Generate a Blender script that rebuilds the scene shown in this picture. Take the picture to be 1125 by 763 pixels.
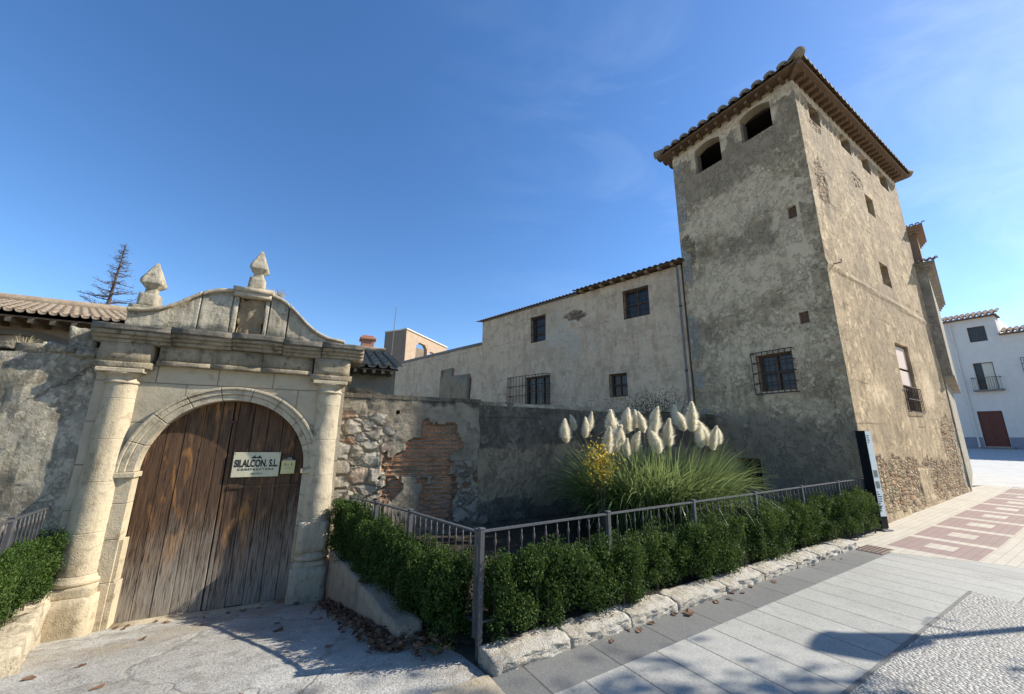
import bpy, bmesh, math, random
import numpy as np
from mathutils import Vector, Matrix, noise as mn
random.seed(7); rng = np.random.default_rng(7)
R = math.radians
for o in list(bpy.data.objects): bpy.data.objects.remove(o)
SC = bpy.context.scene; COL = SC.collection

# ------------------------------------------------------------------ camera, sky, sun, exposure
SUN_AZ, SUN_EL = 9.7, 36.0
cam = bpy.data.objects.new('camera', bpy.data.cameras.new('camera')); COL.objects.link(cam); SC.camera = cam
cam.data.sensor_width = 36; cam.data.lens = 422/1125*36; cam.data.clip_start = .05; cam.data.clip_end = 3000
pt_, rl_ = R(13.0), R(0.6); c_, s_ = math.cos(rl_), math.sin(rl_); cp, sp = math.cos(pt_), math.sin(pt_)
rt = Vector((c_, -s_*sp, s_*cp)); up = Vector((-s_, -c_*sp, c_*cp)); bk = Vector((0, -cp, -sp))
cam.matrix_world = Matrix(((rt.x, up.x, bk.x, 0), (rt.y, up.y, bk.y, 0), (rt.z, up.z, bk.z, 1.6), (0, 0, 0, 1)))
SC.render.resolution_x, SC.render.resolution_y = 1024, 694

W = bpy.data.worlds.new('World'); SC.world = W; W.use_nodes = True
bg = W.node_tree.nodes['Background']; bg.inputs[1].default_value = 0.133
sky = W.node_tree.nodes.new('ShaderNodeTexSky'); sky.sky_type = 'NISHITA'; sky.sun_disc = False
sky.sun_elevation = R(SUN_EL); sky.sun_rotation = R(90-SUN_AZ); sky.altitude = 700
sky.air_density = 1.0; sky.dust_density = 0.4; sky.ozone_density = 2.2
hs_ = W.node_tree.nodes.new('ShaderNodeHueSaturation'); hs_.inputs['Saturation'].default_value = 1.22; hs_.inputs['Hue'].default_value = .504
W.node_tree.links.new(sky.outputs[0], hs_.inputs['Color']); _n = W.node_tree.nodes; _l = W.node_tree.links
_tc = _n.new('ShaderNodeTexCoord'); _mp = _n.new('ShaderNodeMapping'); _mp.inputs['Rotation'].default_value = (.3, .2, .5); _mp.inputs['Scale'].default_value = (1.2, 3.2, 4.5)
_ns = _n.new('ShaderNodeTexNoise'); _ns.inputs['Scale'].default_value = 1.6; _ns.inputs['Detail'].default_value = 7; _ns.inputs['Roughness'].default_value = .6; _ns.inputs['Distortion'].default_value = .6
_rp = _n.new('ShaderNodeMapRange'); _rp.inputs['From Min'].default_value = .45; _rp.inputs['From Max'].default_value = .80; _rp.inputs['To Max'].default_value = .13
_sx = _n.new('ShaderNodeSeparateXYZ'); _rx = _n.new('ShaderNodeMapRange'); _rx.inputs['From Min'].default_value = -.25; _rx.inputs['From Max'].default_value = .8
_ml = _n.new('ShaderNodeMath'); _ml.operation = 'MULTIPLY'; _mx = _n.new('ShaderNodeMix'); _mx.data_type = 'RGBA'; _mx.inputs[7].default_value = (8.2, 8.8, 9.6, 1)
_l.new(_tc.outputs['Generated'], _mp.inputs[0]); _l.new(_mp.outputs[0], _ns.inputs[0]); _l.new(_ns.outputs[0], _rp.inputs[0]); _l.new(_tc.outputs['Generated'], _sx.inputs[0]); _l.new(_sx.outputs[0], _rx.inputs[0])
_l.new(_rp.outputs[0], _ml.inputs[0]); _l.new(_rx.outputs[0], _ml.inputs[1]); _l.new(_ml.outputs[0], _mx.inputs[0]); _l.new(hs_.outputs[0], _mx.inputs[6]); _l.new(_mx.outputs[2], bg.inputs[0])
sl = bpy.data.lights.new('sun', 'SUN'); sl.energy = 5.0; sl.angle = R(.53); sl.color = (1, .95, .855)
sun = bpy.data.objects.new('sun', sl); COL.objects.link(sun); sun.location = (30, 5, 30)
sd = Vector((math.cos(R(SUN_EL))*math.cos(R(SUN_AZ)), math.cos(R(SUN_EL))*math.sin(R(SUN_AZ)), math.sin(R(SUN_EL))))
sun.rotation_euler = sd.to_track_quat('Z', 'Y').to_euler()
SC.view_settings.view_transform = 'Standard'; SC.view_settings.look = 'None'
SC.view_settings.exposure = 0.72; SC.view_settings.gamma = 1.0

# ------------------------------------------------------------------ frames of the place
C = Vector((6.857, 7.759)); TA = R(31.5); U = Vector((math.cos(TA), math.sin(TA))); L_ = Vector((-U.y, U.x))
GO = Vector((-4.49, 4.96)); GA = R(25.1); G = Vector((math.cos(GA), math.sin(GA))); GN = Vector((G.y, -G.x))
BA = R(135.5); BE = Vector((math.cos(BA), math.sin(BA))); BT = Vector((5.06, 10.66))
def SW(s, w): p = C + U*s - L_*w; return p.x, p.y            # along the street, out from the tower's street face
def GK(k, o): p = GO + G*k + GN*o; return p.x, p.y           # along the gate, out from the gate
def rise(x, y):
    s = (Vector((x, y))-C).dot(U)
    if s < 0: return 0.
    return .023*s if s < 7.6 else .175+.04*(s-7.6)
def sstep(a, b, x):
    t = min(1, max(0, (x-a)/(b-a))); return t*t*(3-2*t)
def drive_z(x, y):
    d = Vector((x, y))-GO; o = d.dot(GN)
    t = min(1, max(0, (o-.1)/3.0)); return -.52*(1-t)**1.15
def fbm(x, y, z=0., H=.9, oct=4): return mn.fractal(Vector((x, y, z)), H, 2.1, oct)
def n1(x, y, z=0.): return mn.noise(Vector((x, y, z)))

# ------------------------------------------------------------------ node material helper
class NM:
    def __init__(s, name, rough=.85, spec=.3):
        s.m = bpy.data.materials.new(name); s.m.use_nodes = True; s.t = s.m.node_tree; s.b = s.t.nodes['Principled BSDF']
        s.b.inputs['Roughness'].default_value = rough; s.b.inputs['Specular IOR Level'].default_value = spec
        s.tc = s.t.nodes.new('ShaderNodeTexCoord'); s.obj = s.tc.outputs['Object']
    def new(s, ty, **kw):
        n = s.t.nodes.new(ty)
        for k, v in kw.items(): setattr(n, k, v)
        return n
    def set(s, sock, v):
        if isinstance(v, bpy.types.NodeSocket): s.t.links.new(v, sock)
        elif v is not None: sock.default_value = (*v, 1) if sock.type == 'RGBA' and isinstance(v, tuple) and len(v) == 3 else v
    def map(s, scale=(1, 1, 1), rot=(0, 0, 0), loc=(0, 0, 0), vec=None):
        n = s.new('ShaderNodeMapping'); s.set(n.inputs[0], vec or s.obj); n.inputs[1].default_value = loc; n.inputs[2].default_value = rot; n.inputs[3].default_value = scale
        return n.outputs[0]
    def noise(s, scale, detail=5, rough=.6, vec=None, dist=0., out=0):
        n = s.new('ShaderNodeTexNoise'); s.set(n.inputs['Vector'], vec or s.obj); n.inputs['Scale'].default_value = scale
        n.inputs['Detail'].default_value = detail; n.inputs['Roughness'].default_value = rough; n.inputs['Distortion'].default_value = dist
        return n.outputs[out]
    def vor(s, scale, feature='F1', vec=None, out='Distance', rnd=1.):
        n = s.new('ShaderNodeTexVoronoi', feature=feature); s.set(n.inputs['Vector'], vec or s.obj); n.inputs['Scale'].default_value = scale
        n.inputs['Randomness'].default_value = rnd
        return n.outputs[out]
    def brick(s, vec, scale, w, h, mortar, c1, c2, cm, off=.5, out='Color', smooth=.1):
        n = s.new('ShaderNodeTexBrick'); s.set(n.inputs['Vector'], vec); n.offset = off
        for k, v in (('Color1', c1), ('Color2', c2), ('Mortar', cm)): s.set(n.inputs[k], v)
        n.inputs['Scale'].default_value = scale; n.inputs['Mortar Size'].default_value = mortar; n.inputs['Mortar Smooth'].default_value = smooth
        n.inputs['Brick Width'].default_value = w; n.inputs['Row Height'].default_value = h
        return n.outputs[0] if out == 'Color' else n.outputs[1]
    def ramp(s, f, *st):
        n = s.new('ShaderNodeValToRGB'); s.set(n.inputs[0], f); e = n.color_ramp.elements
        while len(e) < len(st): e.new(.5)
        for q, (p, c) in zip(e, st):
            q.position = p; q.color = (c, c, c, 1) if isinstance(c, (int, float)) else (*c, 1)
        return n.outputs[0]
    def mix(s, f, a, b, mode='MIX'):
        n = s.new('ShaderNodeMix', data_type='RGBA', blend_type=mode)
        s.set(n.inputs[0], f)
        for k, v in ((6, a), (7, b)):
            if isinstance(v, tuple) and len(v) == 3: v = (*v, 1)
            s.set(n.inputs[k], v)
        return n.outputs[2]
    def math(s, op, a, b=None, c=None):
        n = s.new('ShaderNodeMath', operation=op)
        for i, v in enumerate((a, b, c)): s.set(n.inputs[i], v)
        return n.outputs[0]
    def xyz(s, vec=None):
        n = s.new('ShaderNodeSeparateXYZ'); s.set(n.inputs[0], vec or s.obj); return n.outputs
    def attr(s, name):
        n = s.new('ShaderNodeAttribute', attribute_name=name); q = s.new('ShaderNodeSeparateColor'); s.set(q.inputs[0], n.outputs['Color']); return q.outputs
    def rand(s): return s.new('ShaderNodeObjectInfo').outputs['Random']
    def warp(s, scale, amt, vec=None):
        n = s.new('ShaderNodeVectorMath', operation='SCALE'); s.set(n.inputs[0], s.noise(scale, 3, .6, vec, out=1)); n.inputs['Scale'].default_value = amt
        a = s.new('ShaderNodeVectorMath', operation='ADD'); s.set(a.inputs[0], vec or s.obj); s.set(a.inputs[1], n.outputs[0]); return a.outputs[0]
    def done(s, col, h=None, dist=.01, strength=1., rough=None):
        if isinstance(col, tuple) and len(col) == 3: col = (*col, 1)
        s.set(s.b.inputs['Base Color'], col)
        if rough is not None: s.set(s.b.inputs['Roughness'], rough)
        if h is not None:
            n = s.new('ShaderNodeBump'); n.inputs['Strength'].default_value = strength; n.inputs['Distance'].default_value = dist
            s.set(n.inputs['Height'], h); s.set(s.b.inputs['Normal'], n.outputs[0])
        return s.m
def thr(m, v, a, b): return m.ramp(v, (a, 0.), (b, 1.))

# ------------------------------------------------------------------ mesh helpers
class MB:
    def __init__(s): s.v = []; s.f = []; s.mi = []; s.cur = 0
    def add(s, vs, fs):
        b = len(s.v); s.v += [tuple(v) for v in vs]; s.f += [tuple(i+b for i in f) for f in fs]; s.mi += [s.cur]*len(fs)
    def box(s, x0, x1, y0, y1, z0, z1, M=None, taper=0.):
        t = taper
        vs = [Vector(v) for v in ((x0, y0, z0), (x1, y0, z0), (x1, y1, z0), (x0, y1, z0), (x0+t, y0+t, z1), (x1-t, y0+t, z1), (x1-t, y1-t, z1), (x0+t, y1-t, z1))]
        if M is not None: vs = [M @ v for v in vs]
        s.add(vs, [(0, 3, 2, 1), (4, 5, 6, 7), (0, 1, 5, 4), (1, 2, 6, 5), (2, 3, 7, 6), (3, 0, 4, 7)]); return s
    def tube(s, pts, rad, n=8, caps=True):
        pts = [Vector(p) for p in pts]; rad = rad if isinstance(rad, (list, tuple)) else [rad]*len(pts); b = len(s.v); vs = []; fs = []
        for i, p in enumerate(pts):
            d = (pts[min(i+1, len(pts)-1)]-pts[max(i-1, 0)]).normalized(); a = d.cross(Vector((0, 0, 1)))
            if a.length < .01: a = d.cross(Vector((0, 1, 0)))
            a.normalize(); c = d.cross(a)
            vs += [p+(a*math.cos(2*math.pi*k/n)+c*math.sin(2*math.pi*k/n))*rad[i] for k in range(n)]
        for i in range(len(pts)-1):
            for k in range(n): fs.append((i*n+k, i*n+(k+1) % n, (i+1)*n+(k+1) % n, (i+1)*n+k))
        if caps: fs += [tuple(range(n))[::-1], tuple(range((len(pts)-1)*n, len(pts)*n))]
        s.add(vs, fs); return s
    def lathe(s, prof, n=28, cx=0., cy=0.):
        vs = [(cx+r*math.cos(2*math.pi*k/n), cy+r*math.sin(2*math.pi*k/n), z) for r, z in prof for k in range(n)]; fs = []
        for i in range(len(prof)-1):
            for k in range(n): fs.append((i*n+k, i*n+(k+1) % n, (i+1)*n+(k+1) % n, (i+1)*n+k))
        fs += [tuple(range(n))[::-1], tuple(range((len(prof)-1)*n, len(prof)*n))]
        s.add(vs, fs); return s
    def prism_xz(s, poly, y0, y1):                       # an outline in x,z given a thickness along y
        n = len(poly); vs = [(x, y0, z) for x, z in poly]+[(x, y1, z) for x, z in poly]
        s.add(vs, [tuple(range(n)), tuple(range(n, 2*n))[::-1]]+[(i, i+n, (i+1) % n+n, (i+1) % n) for i in range(n)]); return s
    def strip_xz(s, inner, outer, y0, y1):               # a band between two polylines with thickness
        n = len(inner)
        vs = [(x, y0, z) for x, z in inner]+[(x, y0, z) for x, z in outer]+[(x, y1, z) for x, z in inner]+[(x, y1, z) for x, z in outer]; fs = []
        for i in range(n-1):
            fs += [(i, i+1, n+i+1, n+i), (2*n+i, 3*n+i, 3*n+i+1, 2*n+i+1), (n+i, n+i+1, 3*n+i+1, 3*n+i), (i, 2*n+i, 2*n+i+1, i+1)]
        fs += [(0, n, 3*n, 2*n), (n-1, 3*n-1, 4*n-1, 2*n-1)]
        s.add(vs, fs); return s
    def build(s, name, mat, parent=None, loc=(0, 0, 0), rz=0., smooth=False, bevel=0., sub=0):
        me = bpy.data.meshes.new(name); me.from_pydata(s.v, [], s.f); me.update()
        bm = bmesh.new(); bm.from_mesh(me); bmesh.ops.recalc_face_normals(bm, faces=bm.faces); bm.to_mesh(me); bm.free()
        for m in (mat if isinstance(mat, list) else [mat]): me.materials.append(m)
        if isinstance(mat, list): me.polygons.foreach_set('material_index', s.mi)
        if smooth: me.polygons.foreach_set('use_smooth', [True]*len(me.polygons))
        return link(name, me, parent, loc, rz, bevel)
def link(name, me, parent=None, loc=(0, 0, 0), rz=0., bevel=0.):
    o = bpy.data.objects.new(name, me); COL.objects.link(o); o.location = loc; o.rotation_euler = (0, 0, rz)
    if parent: o.parent = parent
    if bevel:
        md = o.modifiers.new('bevel', 'BEVEL'); md.width = bevel; md.segments = 2; md.limit_method = 'ANGLE'; md.angle_limit = R(40)
    return o
def rough(o, amt=.008, freq=6., cuts=3, seed=0.):
    """break up a box-like stone: subdivide and push the vertices along their normals"""
    me = o.data; bm = bmesh.new(); bm.from_mesh(me)
    bmesh.ops.subdivide_edges(bm, edges=bm.edges, cuts=cuts, use_grid_fill=True); bm.normal_update()
    for v in bm.verts:
        q = v.co*freq+Vector((seed, seed*1.7, 0)); v.co += v.normal*amt*(mn.fractal(q, .8, 2., 4))
    bm.to_mesh(me); bm.free()
    me.polygons.foreach_set('use_smooth', [True]*len(me.polygons)); return o
def rough_kerb(o, ln, seed):
    me = o.data; bm = bmesh.new(); bm.from_mesh(me); bmesh.ops.subdivide_edges(bm, edges=bm.edges, cuts=17, use_grid_fill=True); bm.normal_update()
    for v in bm.verts:
        x, y, z = v.co; e = min(x, ln-x); r = .004*sstep(.02, 0., e)+.006*mn.noise(Vector((x*3+seed, y*2, 1.)))
        a = max(0, z-.02)/.1; n = mn.fractal(Vector((x*9+seed, y*9, z*9)), .7, 2., 5)
        v.co.z -= r*a+.020*a*(1-sstep(-.115, -.05, y)); v.co.y += (-.012 if y < 0 else .012)*0+(.5*r if y < 0 else -.5*r)*a
        v.co.y += (.024 if y < -.09 else .0)*n*min(1, e/.02+.3); v.co.z += .018*a*n
    bm.to_mesh(me); bm.free(); me.polygons.foreach_set('use_smooth', [True]*len(me.polygons)); return o
def tag(o, label, cat, group=None, kind=None):
    if kind: o['kind'] = kind
    if label: o['label'] = label
    if cat: o['category'] = cat
    if group: o['group'] = group
    return o
def thing(name, label, cat, loc=(0, 0, 0), rz=0., group=None):
    o = bpy.data.objects.new(name, None); COL.objects.link(o); o.location = loc; o.rotation_euler = (0, 0, rz); o.empty_display_size = .1
    return tag(o, label, cat, group)
def struct(o): o['kind'] = 'structure'; return o
def dup(o, parent=None, loc=None, rz=None):
    c = o.copy(); COL.objects.link(c)
    if parent: c.parent = parent
    if loc is not None: c.location = loc
    if rz is not None: c.rotation_euler = (0, 0, rz)
    for ch in list(o.children): dup(ch, c)
    return c

def wall_grid(name, x0, x1, z0, z1, holes, mat, parent, loc=(0, 0, 0), rz=0., step=.08, thick=.3, disp=None, top=None, mask=None, bottom=None):
    """front face of a wall on y=0 (outside is -y) with real openings, reveals, edges and per-vertex kind-of-surface masks"""
    def lines(a, b, cuts):
        pts = sorted(set([a, b]+[c for c in cuts if a < c < b])); out = []
        for p, q in zip(pts, pts[1:]):
            n = max(1, round((q-p)/step)); out += [p+(q-p)*i/n for i in range(n)]
        return out+[b]
    xs = lines(x0, x1, [h[i] for h in holes for i in (0, 1)]); zs = lines(z0, z1, [h[i] for h in holes for i in (2, 3)])
    nx, nz = len(xs), len(zs); v = []; col = []
    for j, z in enumerate(zs):
        for i, x in enumerate(xs):
            t = z
            if top: t = z0+(z-z0)*(top(x)-z0)/(z1-z0)
            if bottom: b = bottom(x); t = b+(t-z0)*((top(x) if top else z1)-b)/((top(x) if top else z1)-z0)
            d = disp(x, t) if disp else 0.
            v.append((x, -d, t)); col.append(mask(x, t) if mask else (0, 0, 0))
    inh = lambda i, j: any(h[0]-1e-6 < (xs[i]+xs[i+1])/2 < h[1]+1e-6 and h[2]-1e-6 < (zs[j]+zs[j+1])/2 < h[3]+1e-6 for h in holes)
    solid = [[not inh(i, j) for i in range(nx-1)] for j in range(nz-1)]
    f = []; back = {}; idx = lambda i, j: j*nx+i
    def bk(k):
        if k not in back:
            back[k] = len(v); v.append((v[k][0], thick, v[k][2])); col.append(col[k])
        return back[k]
    for j in range(nz-1):
        for i in range(nx-1):
            if not solid[j][i]: continue
            a, b, c, d = idx(i, j), idx(i+1, j), idx(i+1, j+1), idx(i, j+1); f.append((a, b, c, d))
            for (di, dj, p, q) in ((0, -1, a, b), (1, 0, b, c), (0, 1, c, d), (-1, 0, d, a)):
                ii, jj = i+di, j+dj
                if not (0 <= ii < nx-1 and 0 <= jj < nz-1) or not solid[jj][ii]: f.append((q, p, bk(p), bk(q)))
    me = bpy.data.meshes.new(name); me.from_pydata(v, [], f); me.update(); me.materials.append(mat)
    ca = me.color_attributes.new('mask', 'FLOAT_COLOR', 'POINT'); ca.data.foreach_set('color', np.array([(*c, 1.) for c in col], 'f').ravel())
    return link(name, me, parent, loc, rz)

def sheet(name, poly, zf, mat, step=.3):
    """a ground sheet over a polygon, following zf(x, y)"""
    from mathutils.geometry import delaunay_2d_cdt
    pts = []
    n = len(poly)
    for i in range(n):
        a, b = Vector(poly[i]), Vector(poly[(i+1) % n]); m = max(1, int((b-a).length/step))
        pts += [a+(b-a)*k/m for k in range(m)]
    nb = len(pts); edges = [(i, (i+1) % nb) for i in range(nb)]
    xs = [p.x for p in pts]; ys = [p.y for p in pts]
    gx = np.arange(min(xs)+step*.5, max(xs), step); gy = np.arange(min(ys)+step*.5, max(ys), step)
    pts += [Vector((float(x), float(y))) for x in gx for y in gy]
    r = delaunay_2d_cdt(pts, edges, [list(range(nb))], 1, 1e-4)
    me = bpy.data.meshes.new(name); me.from_pydata([(p.x, p.y, zf(p.x, p.y)) for p in r[0]], [], [tuple(f) for f in r[2]]); me.update()
    bm = bmesh.new(); bm.from_mesh(me); bmesh.ops.recalc_face_normals(bm, faces=bm.faces)
    if bm.faces and sum(fc.normal.z for fc in bm.faces) < 0: bmesh.ops.reverse_faces(bm, faces=bm.faces)
    bm.to_mesh(me); bm.free()
    me.materials.append(mat); return link(name, me)

# ------------------------------------------------------------------ materials
def mat_plaster(name, light, mid, dark, cement, brick=(.33, .17, .10), mortar=(.40, .34, .26), bump=.02, streak=.35, seed=0., pale=(.50, .44, .34), pale_amt=.6, flk=.7):
    m = NM(name, .92, .2); v = m.map(loc=(seed, seed*2, seed*.7)); ms = m.attr('mask')
    big = m.noise(.9, 6, .62, v, .4); med = m.noise(3.2, 8, .68, v, .3); fine = m.noise(22, 6, .7, v)
    col = m.mix(thr(m, big, .40, .62), mid, light)
    col = m.mix(m.math('MULTIPLY', thr(m, med, .50, .60), .75), col, dark)
    pat = m.noise(1.7, 9, .72, m.map(loc=(seed+9, 3, 5)), .15)
    col = m.mix(m.math('MULTIPLY', thr(m, pat, .54, .57), .6), col, light)
    # vertical run-off streaks and small stains
    st = m.noise(1., 7, .7, m.map((6, 6, .38), loc=(seed, 0, 0)))
    col = m.mix(m.math('MULTIPLY', thr(m, st, .48, .70), streak), col, tuple(c*.55 for c in dark))
    col = m.mix(m.ramp(fine, (.35, .28), (.7, 0.)), col, tuple(c*.5 for c in dark))
    fl = m.noise(4.3, 10, .78, m.map((1, 1, .9), loc=(seed+2, 8, 1)), .12)
    col = m.mix(m.math('MULTIPLY', thr(m, fl, .53, .56), flk), col, tuple(min(.7, c*1.22) for c in light))
    fd = m.noise(2.6, 10, .76, m.map((1.3, 1.3, .7), loc=(seed+20, 1, 4)), .15)
    col = m.mix(m.math('MULTIPLY', thr(m, fd, .54, .59), .6), col, dark)
    edge = m.math('ADD', m.math('MULTIPLY', m.math('SUBTRACT', m.noise(4.5, 10, .78, v, .15), .5), 2.0), m.math('MULTIPLY', m.math('SUBTRACT', m.noise(1.6, 4, .6, v), .5), .8))
    ck = m.vor(1.15, 'DISTANCE_TO_EDGE', m.warp(3.5, .30, v)); ckm = m.math('MULTIPLY', m.ramp(ck, (.003, 1.), (.011, 0.)), thr(m, m.noise(1.3, 3, .5, v), .50, .60))
    ckm = m.math('MULTIPLY', ckm, thr(m, m.noise(.55, 2, .5, m.map(loc=(seed+31, 5, 2))), .56, .62)); col = m.mix(m.math('MULTIPLY', ckm, .6), col, tuple(c*.45 for c in dark))
    lf = m.math('FRACT', m.math('MULTIPLY', m.math('ADD', m.xyz(m.warp(1.5, .10))[2], 5.), 1.15)); lfm = m.math('MULTIPLY', m.ramp(lf, (.0, .8), (.035, 0.)), thr(m, m.noise(1.1, 5, .7, m.map((1, 1, .4), loc=(7, 2, 3))), .48, .58))
    col = m.mix(m.math('MULTIPLY', lfm, .6), col, tuple(c*.6 for c in dark))
    # cement render (green), pale limewash (blue, also lightening the tower's shaded face), bare masonry (red)
    cm = thr(m, m.math('ADD', ms[1], edge), .36, .62)
    ccol = m.mix(m.noise(2.5, 8, .7, v), tuple(c*.7 for c in cement), tuple(c*1.25 for c in cement))
    col = m.mix(m.math('MULTIPLY', cm, .72), col, ccol)
    wm = thr(m, m.math('ADD', ms[2], m.math('MULTIPLY', edge, .8)), .38, .62)
    col = m.mix(m.math('MULTIPLY', wm, pale_amt), col, m.mix(med, pale, tuple(c*1.25 for c in pale)))
    bmk = thr(m, m.math('ADD', ms[0], edge), .46, .54)
    sv = m.warp(4, .12, m.map((.75, 1, 1.9)))
    cell = m.vor(7., 'F1', sv, 'Color'); dd = m.vor(7., 'DISTANCE_TO_EDGE', sv)
    hue = m.new('ShaderNodeSeparateColor'); m.set(hue.inputs[0], cell)
    stc = m.ramp(hue.outputs[0], (0., brick), (.35, tuple(c*.6 for c in brick)), (.55, (.38, .28, .165)), (.8, (.44, .34, .21)), (1., tuple(c*1.2 for c in brick)))
    stc = m.mix(m.ramp(fine, (.3, .5), (.65, 0.)), stc, (.10, .075, .05))
    msn = m.mix(thr(m, dd, .02, .10), tuple(c*.75 for c in mortar), stc); msn = m.mix(m.math('MULTIPLY', thr(m, med, .50, .58), .6), msn, mid)
    col = m.mix(bmk, col, msn)
    h = m.math('ADD', m.math('MULTIPLY', med, .8), m.math('MULTIPLY', fine, .45))
    h = m.math('ADD', h, m.math('MULTIPLY', pat, .5))
    h = m.math('ADD', h, m.math('MULTIPLY', cm, .25)); h = m.math('ADD', h, m.math('MULTIPLY', thr(m, fl, .52, .57), .78*flk)); h = m.math('SUBTRACT', h, m.math('MULTIPLY', thr(m, fd, .53, .6), .35)); h = m.math('SUBTRACT', h, m.math('MULTIPLY', m.math('ADD', ckm, lfm), .8))
    hb = m.math('ADD', m.math('MULTIPLY', thr(m, dd, 0., .22), 2.2), m.math('MULTIPLY', fine, .9))
    hh = m.new('ShaderNodeMix', data_type='FLOAT'); m.set(hh.inputs[0], bmk); m.set(hh.inputs[2], h); m.set(hh.inputs[3], m.math('SUBTRACT', hb, 2.2))
    return m.done(col, hh.outputs[0], bump)
M = {}
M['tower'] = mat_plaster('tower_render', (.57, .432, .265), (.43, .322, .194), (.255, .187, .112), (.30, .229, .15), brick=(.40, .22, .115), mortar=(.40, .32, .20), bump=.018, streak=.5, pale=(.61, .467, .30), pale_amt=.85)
M['facade'] = mat_plaster('old_pink_render', (.74, .55, .37), (.66, .485, .32), (.48, .345, .225), (.48, .37, .255), bump=.02, streak=.35, seed=4., flk=.28)
M['yardwall'] = mat_plaster('rubble_wall_render', (.46, .41, .31), (.37, .325, .24), (.21, .18, .125), (.29, .26, .20), brick=(.40, .31, .21), mortar=(.27, .23, .18), bump=.03, streak=.35, seed=8., flk=.35)
M['darkwall'] = mat_plaster('dark_wall_render', (.20, .17, .125), (.14, .12, .088), (.085, .073, .055), (.36, .275, .175), bump=.02, seed=3.)  # dark base tone, with a warmer ochre for the lower part
M['church'] = mat_plaster('church_render', (.42, .37, .29), (.34, .30, .235), (.24, .21, .16), (.22, .2, .17), brick=(.30, .17, .11), bump=.015, seed=6.)

def mat_brickpatch():
    m = NM('old_brick_courses', .95, .15); ms = m.attr('mask'); v = m.warp(3.0, .035)
    sv = m.new('ShaderNodeCombineXYZ'); x = m.xyz(v); m.set(sv.inputs[0], x[0]); m.set(sv.inputs[1], x[2])
    med = m.noise(3, 8, .7); fine = m.noise(26, 6, .7)
    bc = m.brick(sv.outputs[0], 1., .25, .066, .013, (.48, .215, .105), (.34, .17, .09), (.34, .27, .19), smooth=.6)
    bf = m.brick(sv.outputs[0], 1., .25, .066, .013, (1, 1, 1, 1), (1, 1, 1, 1), (0, 0, 0, 1), out='Fac', smooth=.6)
    bc = m.mix(thr(m, med, .52, .63), bc, (.25, .20, .14)); bc = m.mix(m.math('MULTIPLY', thr(m, m.noise(1.7, 7, .7, m.map(loc=(3, 1, 2))), .50, .58), .8), bc, (.20, .165, .12)); bc = m.mix(m.ramp(fine, (.3, .5), (.6, 0.)), bc, (.07, .05, .04))
    pl = m.mix(thr(m, m.noise(1.6, 8, .7), .4, .6), (.20, .165, .118), (.31, .262, .19))
    pl = m.mix(m.math('MULTIPLY', thr(m, m.noise(4., 8, .75), .52, .62), .8), pl, (.12, .10, .07))
    # rubble stones
    rv = m.warp(3, .16, m.map((1, 1, 1.25))); dd = m.vor(4.2, 'DISTANCE_TO_EDGE', rv); cc = m.new('ShaderNodeSeparateColor'); m.set(cc.inputs[0], m.vor(4.2, 'F1', rv, 'Color'))
    st = m.ramp(cc.outputs[0], (0., (.45, .40, .31)), (.4, (.33, .28, .21)), (.7, (.48, .44, .36)), (.86, (.36, .20, .12)), (1., (.40, .35, .27)))
    st = m.mix(thr(m, dd, .015, .10), (.20, .17, .13), st); st = m.mix(m.ramp(fine, (.35, .5), (.65, 0.)), st, (.13, .11, .08))
    edge = m.math('MULTIPLY', m.math('SUBTRACT', m.noise(6, 8, .75), .5), 1.1)
    kb = thr(m, m.math('ADD', ms[0], edge), .46, .54); kr = thr(m, m.math('ADD', ms[2], edge), .44, .58)
    col = m.mix(kr, pl, st); col = m.mix(kb, col, bc)
    mos = m.math('ADD', ms[1], edge); col = m.mix(m.math('MULTIPLY', thr(m, mos, .4, .65), .85), col, (.055, .05, .042))
    h = m.math('ADD', m.math('MULTIPLY', med, .8), m.math('MULTIPLY', fine, .5))
    h = m.math('ADD', h, m.math('MULTIPLY', kr, m.math('MULTIPLY', thr(m, dd, 0., .2), 1.6)))
    h = m.math('SUBTRACT', h, m.math('MULTIPLY', kb, m.math('ADD', .6, m.math('MULTIPLY', bf, 1.2))))
    return m.done(col, h, .03)
M['brickwall'] = mat_brickpatch()

def mat_stone(name, a, b, dark, stain=.5, bump=.012, scale=1.):
    m = NM(name, .85, .25); big = m.noise(2.2*scale, 6, .65, dist=.4); med = m.noise(9*scale, 7, .7); fine = m.noise(60*scale, 5, .7)
    col = m.mix(thr(m, big, .35, .65), a, b)
    col = m.mix(m.math('MULTIPLY', thr(m, med, .52, .68), stain), col, dark)
    st = m.noise(1., 6, .6, m.map((9*scale, 9*scale, 1.2*scale))); col = m.mix(m.math('MULTIPLY', thr(m, st, .5, .7), stain*.6), col, dark)
    pit = m.vor(38*scale, 'F1'); col = m.mix(m.ramp(pit, (.0, .55), (.28, 0.)), col, dark)
    h = m.math('ADD', m.math('ADD', m.math('MULTIPLY', med, 1.2), m.math('MULTIPLY', fine, .5)), m.ramp(pit, (0., 0.), (.3, .35)))
    return m.done(col, h, bump)
M['lime'] = mat_stone('warm_limestone', (.52, .43, .285), (.43, .355, .24), (.20, .15, .085), .7, .008)
M['lime_grey'] = mat_stone('weathered_limestone', (.42, .355, .25), (.47, .395, .275), (.14, .11, .068), .65, .010)
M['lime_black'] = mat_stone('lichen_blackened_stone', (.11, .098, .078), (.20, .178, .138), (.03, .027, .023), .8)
M['finial'] = mat_stone('pale_lichened_stone', (.54, .48, .36), (.40, .345, .245), (.13, .10, .058), .85, .025, 1.7)
M['kerb'] = mat_stone('rough_white_kerbstone', (.50, .445, .35), (.58, .535, .455), (.24, .175, .10), .65, .04, 1.3)
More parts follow.
